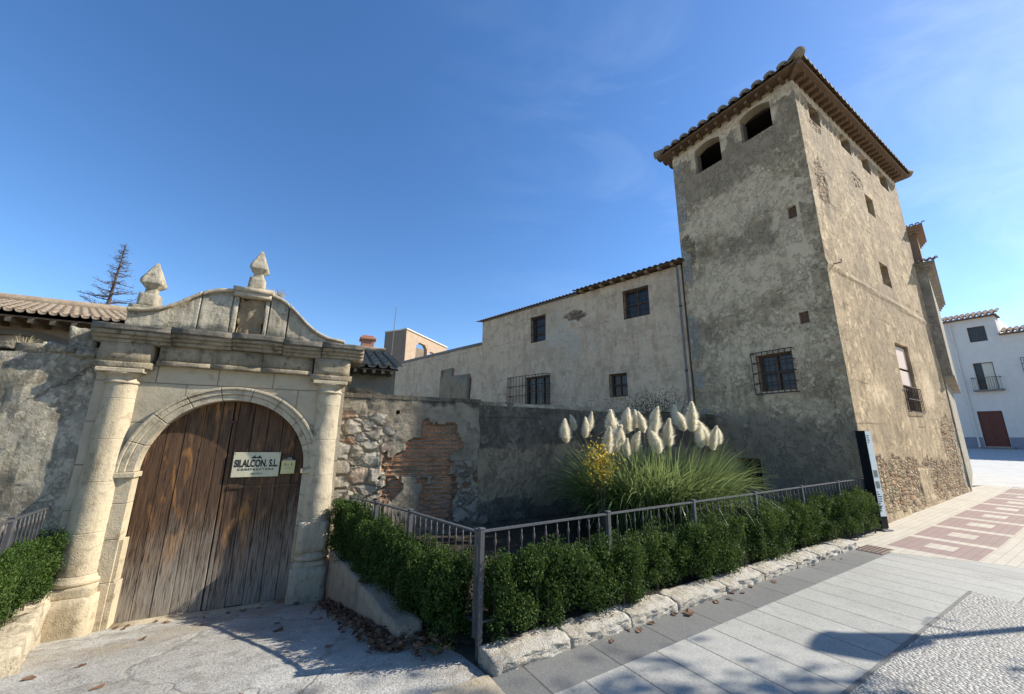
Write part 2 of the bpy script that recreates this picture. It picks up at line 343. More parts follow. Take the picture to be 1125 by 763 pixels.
M['lime_dark'] = mat_stone('rain_darkened_limestone', (.22, .18, .118), (.34, .28, .19), (.06, .048, .03), .8, .014)
M['rubblebrown'] = mat_stone('crumbling_brown_rubble', (.42, .32, .20), (.31, .235, .145), (.13, .095, .06), .6, .04, 1.6)
M['retain'] = mat_stone('mortared_low_wall', (.30, .25, .18), (.36, .305, .225), (.15, .12, .09), .6, .02)

def mat_wood():
    m = NM('weathered_plank_wood', .75, .25); x = m.xyz()
    pid = m.math('FLOOR', m.math('MULTIPLY', m.math('ADD', x[0], 5.), 1/.178))
    wn = m.new('ShaderNodeTexWhiteNoise', noise_dimensions='1D'); m.set(wn.inputs['W'], pid)
    cv = m.new('ShaderNodeCombineXYZ'); m.set(cv.inputs[0], m.math('MULTIPLY', x[0], 26.)); m.set(cv.inputs[1], m.math('MULTIPLY', wn.outputs[0], 30.)); m.set(cv.inputs[2], m.math('MULTIPLY', x[2], 1.3))
    gr = m.noise(1., 8, .7, cv.outputs[0], 1.2); gr2 = m.noise(3.2, 6, .65, cv.outputs[0], .6)
    col = m.ramp(gr, (.30, (.014, .008, .006)), (.45, (.055, .030, .018)), (.58, (.12, .066, .034)), (.75, (.27, .15, .07)))
    col = m.mix(.45, col, m.ramp(wn.outputs[0], (0., (.07, .038, .022)), (.5, (.13, .072, .036)), (1., (.06, .042, .032))))
    kn = m.noise(1., 4, .6, m.map((5.5, 1, 1.35), loc=(2.3, 0, 1.1)), .8); col = m.mix(m.math('MULTIPLY', thr(m, kn, .56, .70), .75), col, (.42, .19, .055))
    # grey, sun- and rain-bleached foot of the boards
    bl = m.math('ADD', m.math('MULTIPLY', m.math('SUBTRACT', .62, x[2]), .85), m.math('MULTIPLY', m.math('SUBTRACT', gr2, .5), 1.6))
    bl = m.math('ADD', bl, m.math('MULTIPLY', m.math('SUBTRACT', wn.outputs[0], .5), .5))
    col = m.mix(m.math('MULTIPLY', thr(m, bl, .05, .85), .9), col, m.mix(gr, (.12, .10, .075), (.50, .44, .35)))
    gap = m.math('FRACT', m.math('MULTIPLY', m.math('ADD', x[0], 5.), 1/.178)); g2 = m.math('MINIMUM', gap, m.math('SUBTRACT', 1., gap))
    col = m.mix(m.ramp(gr2, (.30, .95), (.50, 0.)), col, (.010, .007, .006))
    h = m.math('ADD', m.math('MULTIPLY', gr, .5), m.math('MULTIPLY', gr2, .4))
    return m.done(col, h, .008)
M['door'] = mat_wood()
def simple(name, a, b, scale=8., rough=.7, spec=.3, bump=.004, detail=6, metal=0.):
    m = NM(name, rough, spec); n = m.noise(scale, detail, .65); m.b.inputs['Metallic'].default_value = metal
    return m.done(m.mix(thr(m, n, .3, .7), a, b), m.noise(scale*3, 6, .7), bump)
M['rafter'] = simple('aged_rafter_wood', (.12, .075, .042), (.21, .137, .078), 10)
M['paleraf'] = simple('pale_rafter_wood', (.22, .155, .09), (.34, .25, .15), 10)
M['boards'] = simple('eave_boards', (.12, .078, .046), (.20, .132, .078), 9)
M['tile_u'] = simple('old_clay_tile', (.23, .17, .115), (.37, .28, .195), 14, .9, .2, .006)
def mat_tile():
    m = NM('lichened_clay_tile', .9, .2); n = m.noise(5, 7, .7); n2 = m.noise(22, 6, .7)
    col = m.ramp(n, (.3, (.19, .14, .095)), (.5, (.27, .205, .145)), (.7, (.34, .285, .205))); col = m.mix(m.math('MULTIPLY', thr(m, n2, .52, .64), .7), col, (.16, .14, .105))
    return m.done(col, n2, .008)
M['tile'] = mat_tile()
M['tile_red'] = simple('red_clay_tile', (.15, .085, .06), (.25, .155, .11), 9, .9, .2)
M['corrugated'] = simple('rusty_corrugated_sheet', (.12, .09, .075), (.23, .19, .165), 7, .7, .3)
M['iron'] = simple('rusty_dark_iron', (.035, .026, .022), (.075, .05, .038), 12, .7, .3, .002)
M['railing'] = simple('grey_painted_iron', (.05, .05, .052), (.085, .085, .088), 20, .55, .4, .001)
M['railing2'] = simple('brown_painted_baluster', (.055, .048, .045), (.10, .085, .075), 20, .55, .4, .001)
M['shutter'] = simple('brown_shutter_wood', (.10, .058, .038), (.16, .095, .06), 9)
M['greyshutter'] = simple('dusty_boarded_opening', (.16, .13, .095), (.23, .19, .14), 9)
M['white'] = simple('whitewash', (.62, .58, .52), (.70, .655, .59), 3, .9, .2, .002)
M['dado'] = simple('grey_blue_dado', (.19, .21, .25), (.24, .26, .30), 4)
M['limeplaster'] = simple('pale_lime_plaster', (.46, .385, .27), (.55, .465, .33), 6, .9, .2, .01)
M['blind'] = simple('pale_roller_blind', (.56, .44, .36), (.64, .52, .44), 30)
M['reddoor'] = simple('dark_red_door', (.10, .03, .022), (.14, .045, .03), 7, .5)
M['cream'] = simple('cream_wall_light', (.60, .56, .44), (.66, .62, .5), 4)
M['brownbrick'] = simple('brown_brick', (.25, .16, .105), (.36, .25, .165), 22, .9, .2, .006)
M['redbrick'] = simple('red_brick', (.40, .17, .105), (.48, .25, .17), 25, .9, .2, .006)
M['shade_black'] = simple('near_black_shade', (.025, .022, .02), (.04, .036, .03), 3)  # near-black colour stands in for the shade inside rooms and holes
M['black'] = simple('black_sheet', (.008, .008, .009), (.014, .014, .015), 10, .75, .15, .0005)
M['signwhite'] = simple('white_sign_print', (.62, .68, .66), (.74, .77, .74), 6, .5)
M['ink'] = simple('dark_ink', (.012, .012, .014), (.02, .02, .02), 9, .6)
M['pict'] = simple('grey_printed_picture', (.08, .10, .10), (.36, .38, .35), 18, .5, .3, 0.)
M['board'] = simple('ivory_board', (.48, .43, .28), (.56, .51, .35), 5, .55)
M['yellowboard'] = simple('yellowed_plate', (.52, .44, .18), (.60, .52, .25), 7, .55)
M['zinc'] = simple('grey_drain_pipe', (.15, .14, .13), (.22, .20, .18), 6, .6)
M['bark'] = simple('dark_bark', (.07, .05, .042), (.13, .095, .075), 20, .9, .2, .01)
M['twig'] = simple('brown_twigs', (.08, .055, .035), (.14, .10, .065), 25)
M['bare'] = simple('dead_needles', (.075, .05, .045), (.14, .09, .075), 14)
M['ochre'] = simple('ochre_render', (.36, .26, .175), (.45, .34, .235), 3, .9)
M['ochre_dark'] = simple('brown_shade_render', (.19, .15, .115), (.25, .20, .15), 3, .9)  # darker ochre: brown for the arch band, shade for the pavilion's side
M['rust'] = simple('rusty_cover', (.16, .11, .085), (.24, .17, .13), 20)

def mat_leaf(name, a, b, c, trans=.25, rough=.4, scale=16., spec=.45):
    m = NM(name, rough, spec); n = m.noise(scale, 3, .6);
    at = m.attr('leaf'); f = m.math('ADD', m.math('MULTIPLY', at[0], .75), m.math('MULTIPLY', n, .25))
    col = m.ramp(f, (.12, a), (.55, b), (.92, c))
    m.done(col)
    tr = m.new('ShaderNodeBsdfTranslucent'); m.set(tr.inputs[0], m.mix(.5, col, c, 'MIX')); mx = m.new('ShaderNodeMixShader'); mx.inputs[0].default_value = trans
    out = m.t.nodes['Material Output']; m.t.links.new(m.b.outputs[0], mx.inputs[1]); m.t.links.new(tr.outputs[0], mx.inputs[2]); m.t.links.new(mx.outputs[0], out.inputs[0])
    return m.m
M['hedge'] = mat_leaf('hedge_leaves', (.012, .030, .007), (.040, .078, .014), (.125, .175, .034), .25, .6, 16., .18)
M['pampas'] = mat_leaf('pampas_blades', (.035, .075, .018), (.11, .175, .045), (.33, .38, .15), .4, .4)
M['plume'] = mat_leaf('cream_plumes', (.74, .66, .48), (.86, .80, .64), (.90, .86, .74), .55, .9, 16., .1)
M['yellowleaf'] = mat_leaf('yellow_leaves', (.55, .30, .02), (.78, .50, .03), (.50, .45, .06), .35, .5)
M['dryleaf'] = mat_leaf('dry_brown_leaves', (.07, .034, .017), (.15, .075, .038), (.27, .16, .09), .15, .7)
M['tree'] = mat_leaf('street_tree_leaves', (.03, .06, .015), (.06, .11, .025), (.1, .16, .04))
M['drygrass'] = mat_leaf('dry_grass', (.30, .24, .13), (.42, .35, .20), (.50, .43, .28), .3, .8)

def mat_drive():
    m = NM('rough_pebbly_concrete', .92, .2); b = m.noise(1.1, 6, .65, dist=.5); me = m.noise(5, 8, .7); f = m.noise(55, 5, .75); sp = m.vor(70, 'F1')
    col = m.mix(thr(m, b, .38, .62), (.40, .375, .325), (.54, .515, .465)); col = m.mix(m.math('MULTIPLY', thr(m, me, .50, .64), .65), col, (.24, .22, .185))
    col = m.mix(m.ramp(f, (.36, .75), (.52, 0.)), col, (.17, .155, .13)); col = m.mix(m.ramp(sp, (.05, .6), (.25, 0.)), col, (.62, .60, .55))
    cr = m.vor(.55, 'DISTANCE_TO_EDGE', m.warp(2.2, .35)); col = m.mix(m.ramp(cr, (.003, .45), (.010, 0.)), col, (.20, .18, .14))
    br = m.noise(.7, 4, .6, m.map(loc=(4, 7, 0))); col = m.mix(m.math('MULTIPLY', thr(m, br, .56, .66), .5), col, (.36, .27, .17))
    h = m.math('ADD', m.math('ADD', me, m.math('MULTIPLY', f, .8)), m.ramp(cr, (0., 0.), (.012, .4)))
    return m.done(col, h, .022)
M['drive'] = mat_drive()
def street_vec(m, extra=0.):      # ground coordinates turned to the street's direction: x along it, y across it
    return m.map(loc=(-(C.x*math.cos(TA)+C.y*math.sin(TA)), C.x*math.sin(TA)-C.y*math.cos(TA), 0), rot=(0, 0, -TA))
def mat_granite(name, a, b, sw, sh, off, speck=.5, rot90=False, joint=.008):
    m = NM(name, .62, .4); v = street_vec(m); x = m.xyz(v); cv = m.new('ShaderNodeCombineXYZ')
    m.set(cv.inputs[0], m.math('MULTIPLY', x[1], -1.)); m.set(cv.inputs[1], m.math('ADD', x[0], off))
    c = m.brick(cv.outputs[0], 1., sw, sh, joint, a, b, tuple(q*.38 for q in a), .37, smooth=.2); f = m.brick(cv.outputs[0], 1., sw, sh, joint, (1, 1, 1), (1, 1, 1), (0, 0, 0), .37, 'Fac', .2)
    sp = m.noise(75, 4, .75); c = m.mix(m.ramp(sp, (.36, speck), (.5, 0.)), c, tuple(q*.45 for q in a)); c = m.mix(m.ramp(sp, (.53, 0.), (.68, speck)), c, tuple(min(.8, q*1.6) for q in a))
    big = m.noise(1.6, 6, .65); c = m.mix(m.math('MULTIPLY', thr(m, big, .48, .68), .30), c, tuple(q*.6 for q in a))
    gum = m.vor(3.2, 'F1'); c = m.mix(m.ramp(gum, (.035, .55), (.055, 0.)), c, (.12, .115, .10)); dsm = m.noise(.8, 5, .6, m.map(loc=(3, 9, 0))); c = m.mix(m.math('MULTIPLY', thr(m, dsm, .48, .64), .28), c, (.20, .19, .16))
    st = m.noise(6, 7, .75); c = m.mix(m.math('MULTIPLY', thr(m, st, .55, .68), .42), c, (.16, .14, .11))
    return m.done(c, m.math('ADD', m.math('MULTIPLY', f, -1.), m.math('MULTIPLY', sp, .15)), .004, rough=m.ramp(big, (.3, .5), (.7, .75)))
M['granite'] = mat_granite('pale_granite_slabs', (.375, .365, .325), (.325, .315, .28), 3.2, .36, 6.78+.03, .45)
M['granite_dark'] = mat_granite('dark_granite_band', (.165, .163, .152), (.14, .138, .13), 3., .62, .1, .5)
def mat_pebble():
    m = NM('pebble_mosaic', .7, .35); v = m.warp(6, .02); dd = m.vor(42, 'DISTANCE_TO_EDGE', v); c = m.new('ShaderNodeSeparateColor'); m.set(c.inputs[0], m.vor(42, 'F1', v, 'Color')); d1 = m.vor(42, 'F1', v)
    col = m.ramp(c.outputs[0], (0., (.44, .42, .375)), (.5, (.36, .345, .31)), (.8, (.54, .52, .47)), (.93, (.24, .235, .225)), (1., (.42, .385, .32)))
    col = m.mix(thr(m, dd, .03, .16), (.15, .14, .12), col); bg_ = m.noise(1.3, 6, .65); col = m.mix(m.math('MULTIPLY', thr(m, bg_, .45, .65), .4), col, (.25, .235, .205))
    return m.done(col, m.ramp(d1, (0., 1.), (.75, 0.)), .009)
M['pebble'] = mat_pebble()
def mat_tiles():
    m = NM('patterned_paving_tiles', .8, .3); v = street_vec(m); x = m.xyz(v); s = x[0]; w = m.math('MULTIPLY', x[1], -1.)
    per = 1.33; ph = m.math('FRACT', m.math('MULTIPLY', m.math('ADD', s, 1.52), 1/per))
    inr = m.math('MULTIPLY', m.math('GREATER_THAN', w, .55), m.math('LESS_THAN', w, 1.48)); inr = m.math('MULTIPLY', inr, m.math('GREATER_THAN', s, -1.52))
    blk = m.math('MULTIPLY', inr, m.math('LESS_THAN', ph, .84))
    bar = m.math('MULTIPLY', m.math('MULTIPLY', m.math('GREATER_THAN', w, .87), m.math('LESS_THAN', w, 1.18)), m.math('MULTIPLY', m.math('GREATER_THAN', ph, .30), m.math('LESS_THAN', ph, .60)))
    pk = m.math('MULTIPLY', blk, m.math('SUBTRACT', 1., bar))
    n = m.noise(9, 6, .7); bei = m.mix(n, (.43, .38, .30), (.55, .50, .41)); pink = m.mix(n, (.255, .175, .152), (.33, .235, .205))
    col = m.mix(pk, bei, pink)
    cv = m.new('ShaderNodeCombineXYZ'); m.set(cv.inputs[0], s); m.set(cv.inputs[1], w)
    j = m.brick(cv.outputs[0], 1., .20, .10, .006, (1, 1, 1), (.90, .90, .90), (.72, .72, .72), .5); col = m.mix(1., col, j, 'MULTIPLY')
    col = m.mix(m.math('MULTIPLY', thr(m, m.noise(1.5, 6, .7), .5, .7), .3), col, (.25, .21, .16))
    return m.done(col, n, .004)
M['tiles'] = mat_tiles()
M['plaza'] = simple('pale_plaza_paving', (.40, .39, .365), (.50, .49, .46), 2.5, .8, .3, .003)
M['soil'] = simple('dark_garden_soil', (.035, .03, .02), (.065, .055, .036), 7, .95, .15, .03)
M['ground'] = simple('dusty_ground', (.24, .20, .15), (.32, .27, .20), 2, .95, .15, .02)
M['apron'] = mat_stone('ochre_stone_apron', (.44, .36, .24), (.40, .34, .25), (.20, .16, .11), .5, .01)

# ------------------------------------------------------------------ the setting: ground, driveway, paving
def ground_z(x, y):
    d = Vector((x, y))-GO; k, o = d.dot(G), d.dot(GN)
    inside = sstep(-1.5, -.9, k)*(1-sstep(2.2, 2.8, k))*sstep(-1.6, -1.0, o)
    return (drive_z(x, y)-.09)*inside-.05+rise(x, y)
xs = [-900, -300, -100, -40, -20, -14]+[round(-10+.25*i, 3) for i in range(81)]+[12, 16, 20, 25, 32, 45, 70, 150, 400, 900]
ys = [-900, -300, -100, -30, -10, -5]+[round(-2+.25*i, 3) for i in range(49)]+[12, 16, 20, 25, 32, 45, 70, 150, 400, 900]
g = MB(); nx = len(xs)
g.add([(x, y, ground_z(x, y) if abs(x) < 40 and abs(y) < 40 else min(ground_z(x, y), 1.2)) for y in ys for x in xs], [(j*nx+i, j*nx+i+1, (j+1)*nx+i+1, (j+1)*nx+i) for j in range(len(ys)-1) for i in range(nx-1)])
struct(g.build('ground', M['ground'], smooth=True))
cz = lambda x, y: drive_z(x, y)+.012*fbm(x*1.3, y*1.3)+.006*fbm(x*6, y*6)
dp = [GK(-.50, -.15), GK(2.2, -.15), GK(2.25, .6), GK(2.75, 2.6), GK(3.05, 3.25), SW(-8.42, .42), SW(-8.42, 3.0), (.4, -1.5), (-4.5, -1.5), (-3.9, 2.2), GK(-.42, 1.9), GK(-.55, .7)]
struct(sheet('driveway', dp, cz, M['drive'], .09))
struct(sheet('stone_apron', [SW(-8.92, .36), SW(-8.43, .36), SW(-8.43, .95), SW(-8.86, .98)], lambda x, y: .018, M['apron'], .1))
struct(sheet('pebble_border', [SW(-8.42, 1.672), SW(-3.2, 1.672), SW(-3.2, 1.70), SW(-8.42, 1.70)], lambda x, y: .008, M['granite_dark'], .5))
z_ = lambda d: (lambda x, y: rise(x, y)+d)
struct(sheet('pavement_dark_band', [SW(-8.42, .38), SW(-2.02, .38), SW(-2.02, .735), SW(-8.42, .735)], z_(.004), M['granite_dark'], .5))
struct(sheet('pavement', [SW(-8.42, .735), SW(-2.0, .735), SW(-1.45, 1.68), SW(-1.4, 9), SW(-3.2, 9), SW(-3.2, 1.68), SW(-8.42, 1.68)], z_(.004), M['granite'], .5))
struct(sheet('pebble_pavement', [SW(-8.42, 1.68), SW(-3.2, 1.68), SW(-3.2, 9), SW(-8.42, 9), SW(-14, 5), (.4, -1.4), SW(-8.42, 3.)], z_(.004), M['pebble'], .5))
struct(sheet('tile_pavement', [SW(-2.0, .735), SW(-2.02, .36), SW(-2.3, .30), SW(-2.3, -.15), SW(8.5, -.15), SW(9.3, .0), SW(9.3, 9), SW(-1.4, 9), SW(-1.45, 1.68)], z_(.005), M['tiles'], .4))
struct(sheet('plaza', [SW(7.4, -1.0), SW(9.3, -1.0), SW(40, -30), SW(40, 25), SW(9.3, 9), SW(9.3, 0)], z_(.001), M['plaza'], 1.))
bed = [SW(-8.38, .17), SW(.0, .17), SW(.02, -.02), SW(.02, -3.2), (2.6, 8.75), (-.5, 6.95), GK(2.25, .1), GK(2.30, .5), GK(2.62, 2.4), GK(3.0, 3.2)]
struct(sheet('garden_bed', bed, lambda x, y: .085+.025*fbm(x*2, y*2), M['soil'], .18))
lbed = [GK(-.5, .0), GK(-.52, .6), GK(-.2, 1.9), (-3.9, 2.2), (-4.6, 1.), (-9, -1), (-12, 2), GK(-7, .0)]
struct(sheet('planting_strip', lbed, lambda x, y: -.03+.02*fbm(x*2, y*2), M['soil'], .25))

# ------------------------------------------------------------------ stone gateway
gate = thing('stone_gateway', 'weathered limestone gateway with round arch, two columns and a curved pediment', 'gateway', (GO.x, GO.y, 0), GA)
KC, RI, SPR = .85, .885, 1.14        # arch centre, radius, springing
def arc(r, n=40, a0=0., a1=180.): return [(KC+r*math.cos(R(a0+(a1-a0)*i/n)), SPR+r*math.sin(R(a0+(a1-a0)*i/n))) for i in range(n+1)]
from mathutils.geometry import tessellate_polygon
def arch_panel(mb, x0, x1, z0, z1, y0, y1):
    arcp = arc(RI+.01, 40)[::-1]
    poly = [(x0, z0), (KC-RI-.01, z0)]+arcp+[(KC+RI+.01, z0), (x1, z0), (x1, z1), (x0, z1)]
    tri = tessellate_polygon([[Vector((x, z, 0)) for x, z in poly]]); n = len(poly)
    mb.add([(x, y0, z) for x, z in poly]+[(x, y1, z) for x, z in poly], [tuple(t) for t in tri]+[tuple(i+n for i in t[::-1]) for t in tri]+[(i, (i+1) % n, (i+1) % n+n, i+n) for i in range(n)])
pw = MB(); arch_panel(pw, -.56, 2.14, -.55, 2.40, -.25, .42)
def mat_ashlar():
    m = NM('jointed_ashlar', .85, .25); x = m.xyz(m.warp(2, .02)); cv = m.new('ShaderNodeCombineXYZ'); m.set(cv.inputs[0], x[0]); m.set(cv.inputs[1], m.math('ADD', x[2], .2))
    c = m.brick(cv.outputs[0], 1., .62, .48, .006, (.47, .395, .275), (.41, .345, .24), (.15, .12, .075), .5, smooth=.3); f = m.brick(cv.outputs[0], 1., .62, .48, .010, (1, 1, 1), (1, 1, 1), (0, 0, 0), .5, 'Fac')
    med = m.noise(8, 8, .7); big = m.noise(1.8, 6, .65); c = m.mix(m.math('MULTIPLY', thr(m, big, .45, .65), .6), c, (.31, .26, .18)); c = m.mix(m.math('MULTIPLY', thr(m, med, .53, .66), .5), c, (.24, .20, .135))
    return m.done(c, m.math('SUBTRACT', med, m.math('MULTIPLY', f, .4)), .010)
M['ashlar'] = mat_ashlar()
pw.build('arch_wall', M['ashlar'], gate)
def voussoirs(mb, r0, r1, y0, y1, n=9, gap=.16):
    for i in range(n):
        a0, a1 = 180.*i/n+gap, 180.*(i+1)/n-gap
        mb.strip_xz(arc(r0, 6, a0, a1), arc(r1, 6, a0, a1), y0, y1)
av = MB(); voussoirs(av, RI-.012, RI+.065, -.268, .0); voussoirs(av, RI+.065, RI+.125, -.290, -.16); voussoirs(av, RI+.125, RI+.160, -.312, -.18)
av.build('archivolt', M['lime_grey'], gate, bevel=.008)
for s, xc in ((0, KC-RI-.085), (1, KC+RI+.085)):
    j = MB(); zc = [-.55, -.02, .42, .80, SPR-.06]
    for a, b in zip(zc, zc[1:]): j.box(xc-.10, xc+.10, -.275, .02, a+.002, b-.002)
    if s == 0: j.box(xc+.10, xc+.155, -.262, -.06, -.55, -.03); j.box(xc+.10, xc+.135, -.255, -.06, -.026, .41)
    j.build('jamb', M['lime_grey'] if s else M['lime'], gate, bevel=.005)
    im = MB(); im.box(xc-.125, xc+.125, -.315, .0, SPR-.06, SPR); im.build('impost', M['lime'], gate, bevel=.008)
for s, kc in ((0, -.315), (1, 1.94)):
    mt = M['lime'] if s == 0 else M['lime_grey']; yc = -.205
    sh = MB()
    zz = [.10, .52, 1.05, 1.52, 1.98, 2.16]; rr = lambda z: .182-.028*((z-.1)/2.06)**1.4
    for a, b in zip(zz, zz[1:]):
        sh.lathe([(rr(a)-.004, a), (rr(a), a+.004), (rr(a), a+.010)]+[(rr(a+(b-a)*t), a+(b-a)*t) for t in (.1, .2, .3, .4, .5, .6, .7, .8, .9)]+[(rr(b), b-.010), (rr(b), b-.004), (rr(b)-.004, b)], 40, kc, yc)
    co = sh.build('column', mt, gate, smooth=True)
    bm = bmesh.new(); bm.from_mesh(co.data)
    for v in bm.verts:
        d = Vector((v.co.x-kc, v.co.y-yc, 0)); v.co += d.normalized()*((.006+.008*s)*fbm(v.co.x*4+s*9, v.co.y*4, v.co.z*3)) if d.length > .01 else Vector()
    bm.to_mesh(co.data); bm.free()
    bs = MB(); bs.lathe([(.175, .0), (.205, .005), (.222, .03), (.218, .055), (.198, .07), (.196, .085), (.188, .10)], 30, kc, yc); bs.build('column_base', mt, co, smooth=True)
    cpl = MB(); cpl.lathe([(.150, 2.155), (.17, 2.16), (.175, 2.175), (.168, 2.19), (.153, 2.20), (.153, 2.245), (.175, 2.26), (.205, 2.285)], 30, kc, yc); q = cpl.build('capital', mt, co, smooth=True)
    ab = MB(); ab.box(kc-.22, kc+.22, yc-.195, .0, 2.285, 2.335); ab.build('abacus', M['lime'], co, bevel=.008)
    pd = MB()
    if s == 0:
        pd.box(kc-.23, kc+.23, yc-.24, .1, -.56, -.10); pd.box(kc-.205, kc+.205, yc-.205, .1, -.105, .0)
    else:
        pd.box(kc-.215, kc+.215, yc-.235, .1, -.56, -.06); pd.box(kc-.19, kc+.19, yc-.205, .1, -.065, .0); pd.box(kc-.178, kc+.178, yc-.178, .1, .10, .47)
    rough(pd.build('pedestal', M['lime'] if s == 0 else M['lime_grey'], co), .018, 3.5, 4, s*5.+2)
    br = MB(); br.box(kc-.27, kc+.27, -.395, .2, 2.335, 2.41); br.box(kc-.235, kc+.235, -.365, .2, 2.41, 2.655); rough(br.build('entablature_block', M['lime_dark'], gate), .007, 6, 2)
en = MB()
for a, b in ((-.015, .52), (.524, 1.07), (1.074, 1.685)):
    en.box(a, b, -.345, .38, 2.40, 2.455); en.box(a, b, -.315, .38, 2.457, 2.66)
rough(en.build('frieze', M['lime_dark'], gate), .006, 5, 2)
cn = MB(); cuts = [-.63, .10, .72, 1.30, 1.78, 2.345]
for i, (a, b) in enumerate(zip(cuts, cuts[1:])):
    dz = .012*((i*37) % 5-2)/2; cn.box(a+.004, b-.004, -.375, .4, 2.655+dz, 2.70+dz); cn.box(a+.004, b-.004, -.405, .4, 2.70+dz, 2.745+dz); cn.box(a+.004, b-.004, -.44, .4, 2.745+dz, 2.79+dz)
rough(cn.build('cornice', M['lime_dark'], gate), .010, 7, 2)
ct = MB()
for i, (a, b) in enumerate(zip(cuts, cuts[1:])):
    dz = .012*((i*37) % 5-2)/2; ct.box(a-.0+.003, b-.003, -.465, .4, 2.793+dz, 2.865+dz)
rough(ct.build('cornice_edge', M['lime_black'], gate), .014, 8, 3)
prof = [(-.47, 3.13), (-.30, 3.15), (-.12, 3.20), (.02, 3.29), (.14, 3.40), (.25, 3.48), (.40, 3.53), (.60, 3.55), (.62, 3.55), (1.03, 3.55), (1.04, 3.54), (1.16, 3.50), (1.28, 3.43), (1.40, 3.32), (1.52, 3.20), (1.66, 3.08), (1.82, 3.00), (2.08, 2.97)]
def _cr(pts, n=4):
    out = []
    for i in range(len(pts)-1):
        p0, p1, p2, p3 = pts[max(i-1, 0)], pts[i], pts[i+1], pts[min(i+2, len(pts)-1)]
        for k in range(n):
            t = k/n; out.append(tuple(.5*(2*p1[d]+(p2[d]-p0[d])*t+(2*p0[d]-5*p1[d]+4*p2[d]-p3[d])*t*t+(3*p1[d]-p0[d]-3*p2[d]+p3[d])*t**3) for d in (0, 1)))
    return out+[pts[-1]]
prof = _cr([(-.47, 3.125), (-.30, 3.14), (-.13, 3.19), (.01, 3.27), (.13, 3.365), (.25, 3.45), (.42, 3.525), (.60, 3.555)])+[(.61, 3.555), (1.035, 3.555)]+_cr([(1.04, 3.555), (1.16, 3.515), (1.28, 3.44), (1.40, 3.33), (1.53, 3.20), (1.67, 3.09), (1.84, 3.01), (2.08, 2.98)])
def seg_prof(a, b): return [p for p in prof if a-1e-6 <= p[0] <= b+1e-6]
pe = MB(); ps = MB()
for a, b in ((-.47, .25), (.25, .60), (1.04, 1.28), (1.28, 2.08)):
    pr = seg_prof(a, b); pr = [(pr[0][0]+.009, pr[0][1])]+pr[1:-1]+[(pr[-1][0]-.009, pr[-1][1])]
    pe.strip_xz([(x, 2.86) for x, z in pr], [(x, z-.038) for x, z in pr], -.16, .16)
    ps.strip_xz([(x, z-.040) for x, z in pr], [(x, z) for x, z in pr], -.20, .2)
pe.box(.606, .660, -.164, .16, 2.86, 3.455); pe.box(.985, 1.034, -.164, .16, 2.86, 3.455)
rough(pe.build('pediment', M['finial'], gate), .012, 6, 2)
ps.box(.60, 1.045, -.22, .2, 3.46, 3.53); ps.box(.585, 1.06, -.235, .22, 3.53, 3.59)
rough(ps.build('pediment_moulding', M['lime_grey'], gate), .008, 9, 1)
ni = MB(); ni.box(.662, .983, -.115, .12, 2.86, 3.458); rough(ni.build('pediment_niche', M['rubblebrown'], gate), .055, 6, 14)
for kx, zb in ((-.33, 3.155), (.815, 3.59)):
    f = MB(); f.box(kx-.145, kx+.145, -.15, .14, zb-.02, zb+.03) if kx < 0 else None
    f.box(kx-.100, kx+.100, -.100, .100, zb+.03 if kx < 0 else zb, zb+.215, taper=.01)
    fo = rough(f.build('finial', M['finial'], gate), .006, 12, 4, kx)
    n_ = MB(); n_.box(kx-.058, kx+.058, -.058, .058, zb+.21, zb+.30); n_.build('finial_neck', M['finial'], fo, bevel=.012)
    ob = MB(); zb2 = zb+.29
    pts = []
    for (h, r) in ((0., .058), (.065, .110), (.10, .109), (.37, .012)):
        pts += [(kx+sx*r, sy*r, zb2+h) for sx, sy in ((-1, -1), (1, -1), (1, 1), (-1, 1))]
    fs = [(0, 3, 2, 1), (12, 13, 14, 15)]+[(i*4+k, i*4+(k+1) % 4, i*4+4+(k+1) % 4, i*4+4+k) for i in range(3) for k in range(4)]
    ob.add(pts, fs); rough(ob.build('obelisk', M['finial'], fo), .0045, 18, 5, kx+4)
# the wooden doors: two leaves of separate boards
for nm, a, b in (('door_leaf', KC-RI-.02, .815), ('door_leaf', .825, KC+RI+.02)):
    dl = MB(); x = a; w0 = .178
    while x < b-.01:
        e = min(b, (math.floor((x+5.+1e-6)/w0)+1)*w0-5.)
        if b-e < .04: e = b
        y = .008*random.random()
        def topz(q): d = abs(q-KC); return SPR+math.sqrt(max(.0004, (RI+.03)**2-d*d)) if d < RI+.03 else SPR
        n = 5; xs_ = [x+.003+(e-x-.006)*i/n for i in range(n+1)]
        zb = -.50+.02*random.random()+(.0)
        dl.prism_xz([(x+.003, zb), (e-.003, zb)]+[(q, topz(q)) for q in xs_[::-1]], -.115+y, -.06+y)
        x = e
    if a < .5: dl2 = dl
    o = dl.build(nm, M['door'], gate, bevel=.003)
bkd = MB(); bkd.box(KC-RI-.05, KC+RI+.05, -.045, -.02, -.55, SPR+RI+.06); bkd.build('door_backing', M['shade_black'], gate)
rl = MB(); rl.box(.90, 1.70, -.128, -.112, .895, .935); rl.build('door_rail', M['door'], gate, bevel=.004)
kn = MB(); kn.box(.80, .84, -.145, -.10, 1.72, 1.76); kn.build('door_bolt', M['iron'], gate, bevel=.006)
# tufts of dry weeds and the small stone threshold
th = MB(); th.box(-.02, 1.72, -.24, -.11, -.60, -.488); rough(th.build('threshold', M['lime_grey'], gate), .02, 4, 5)

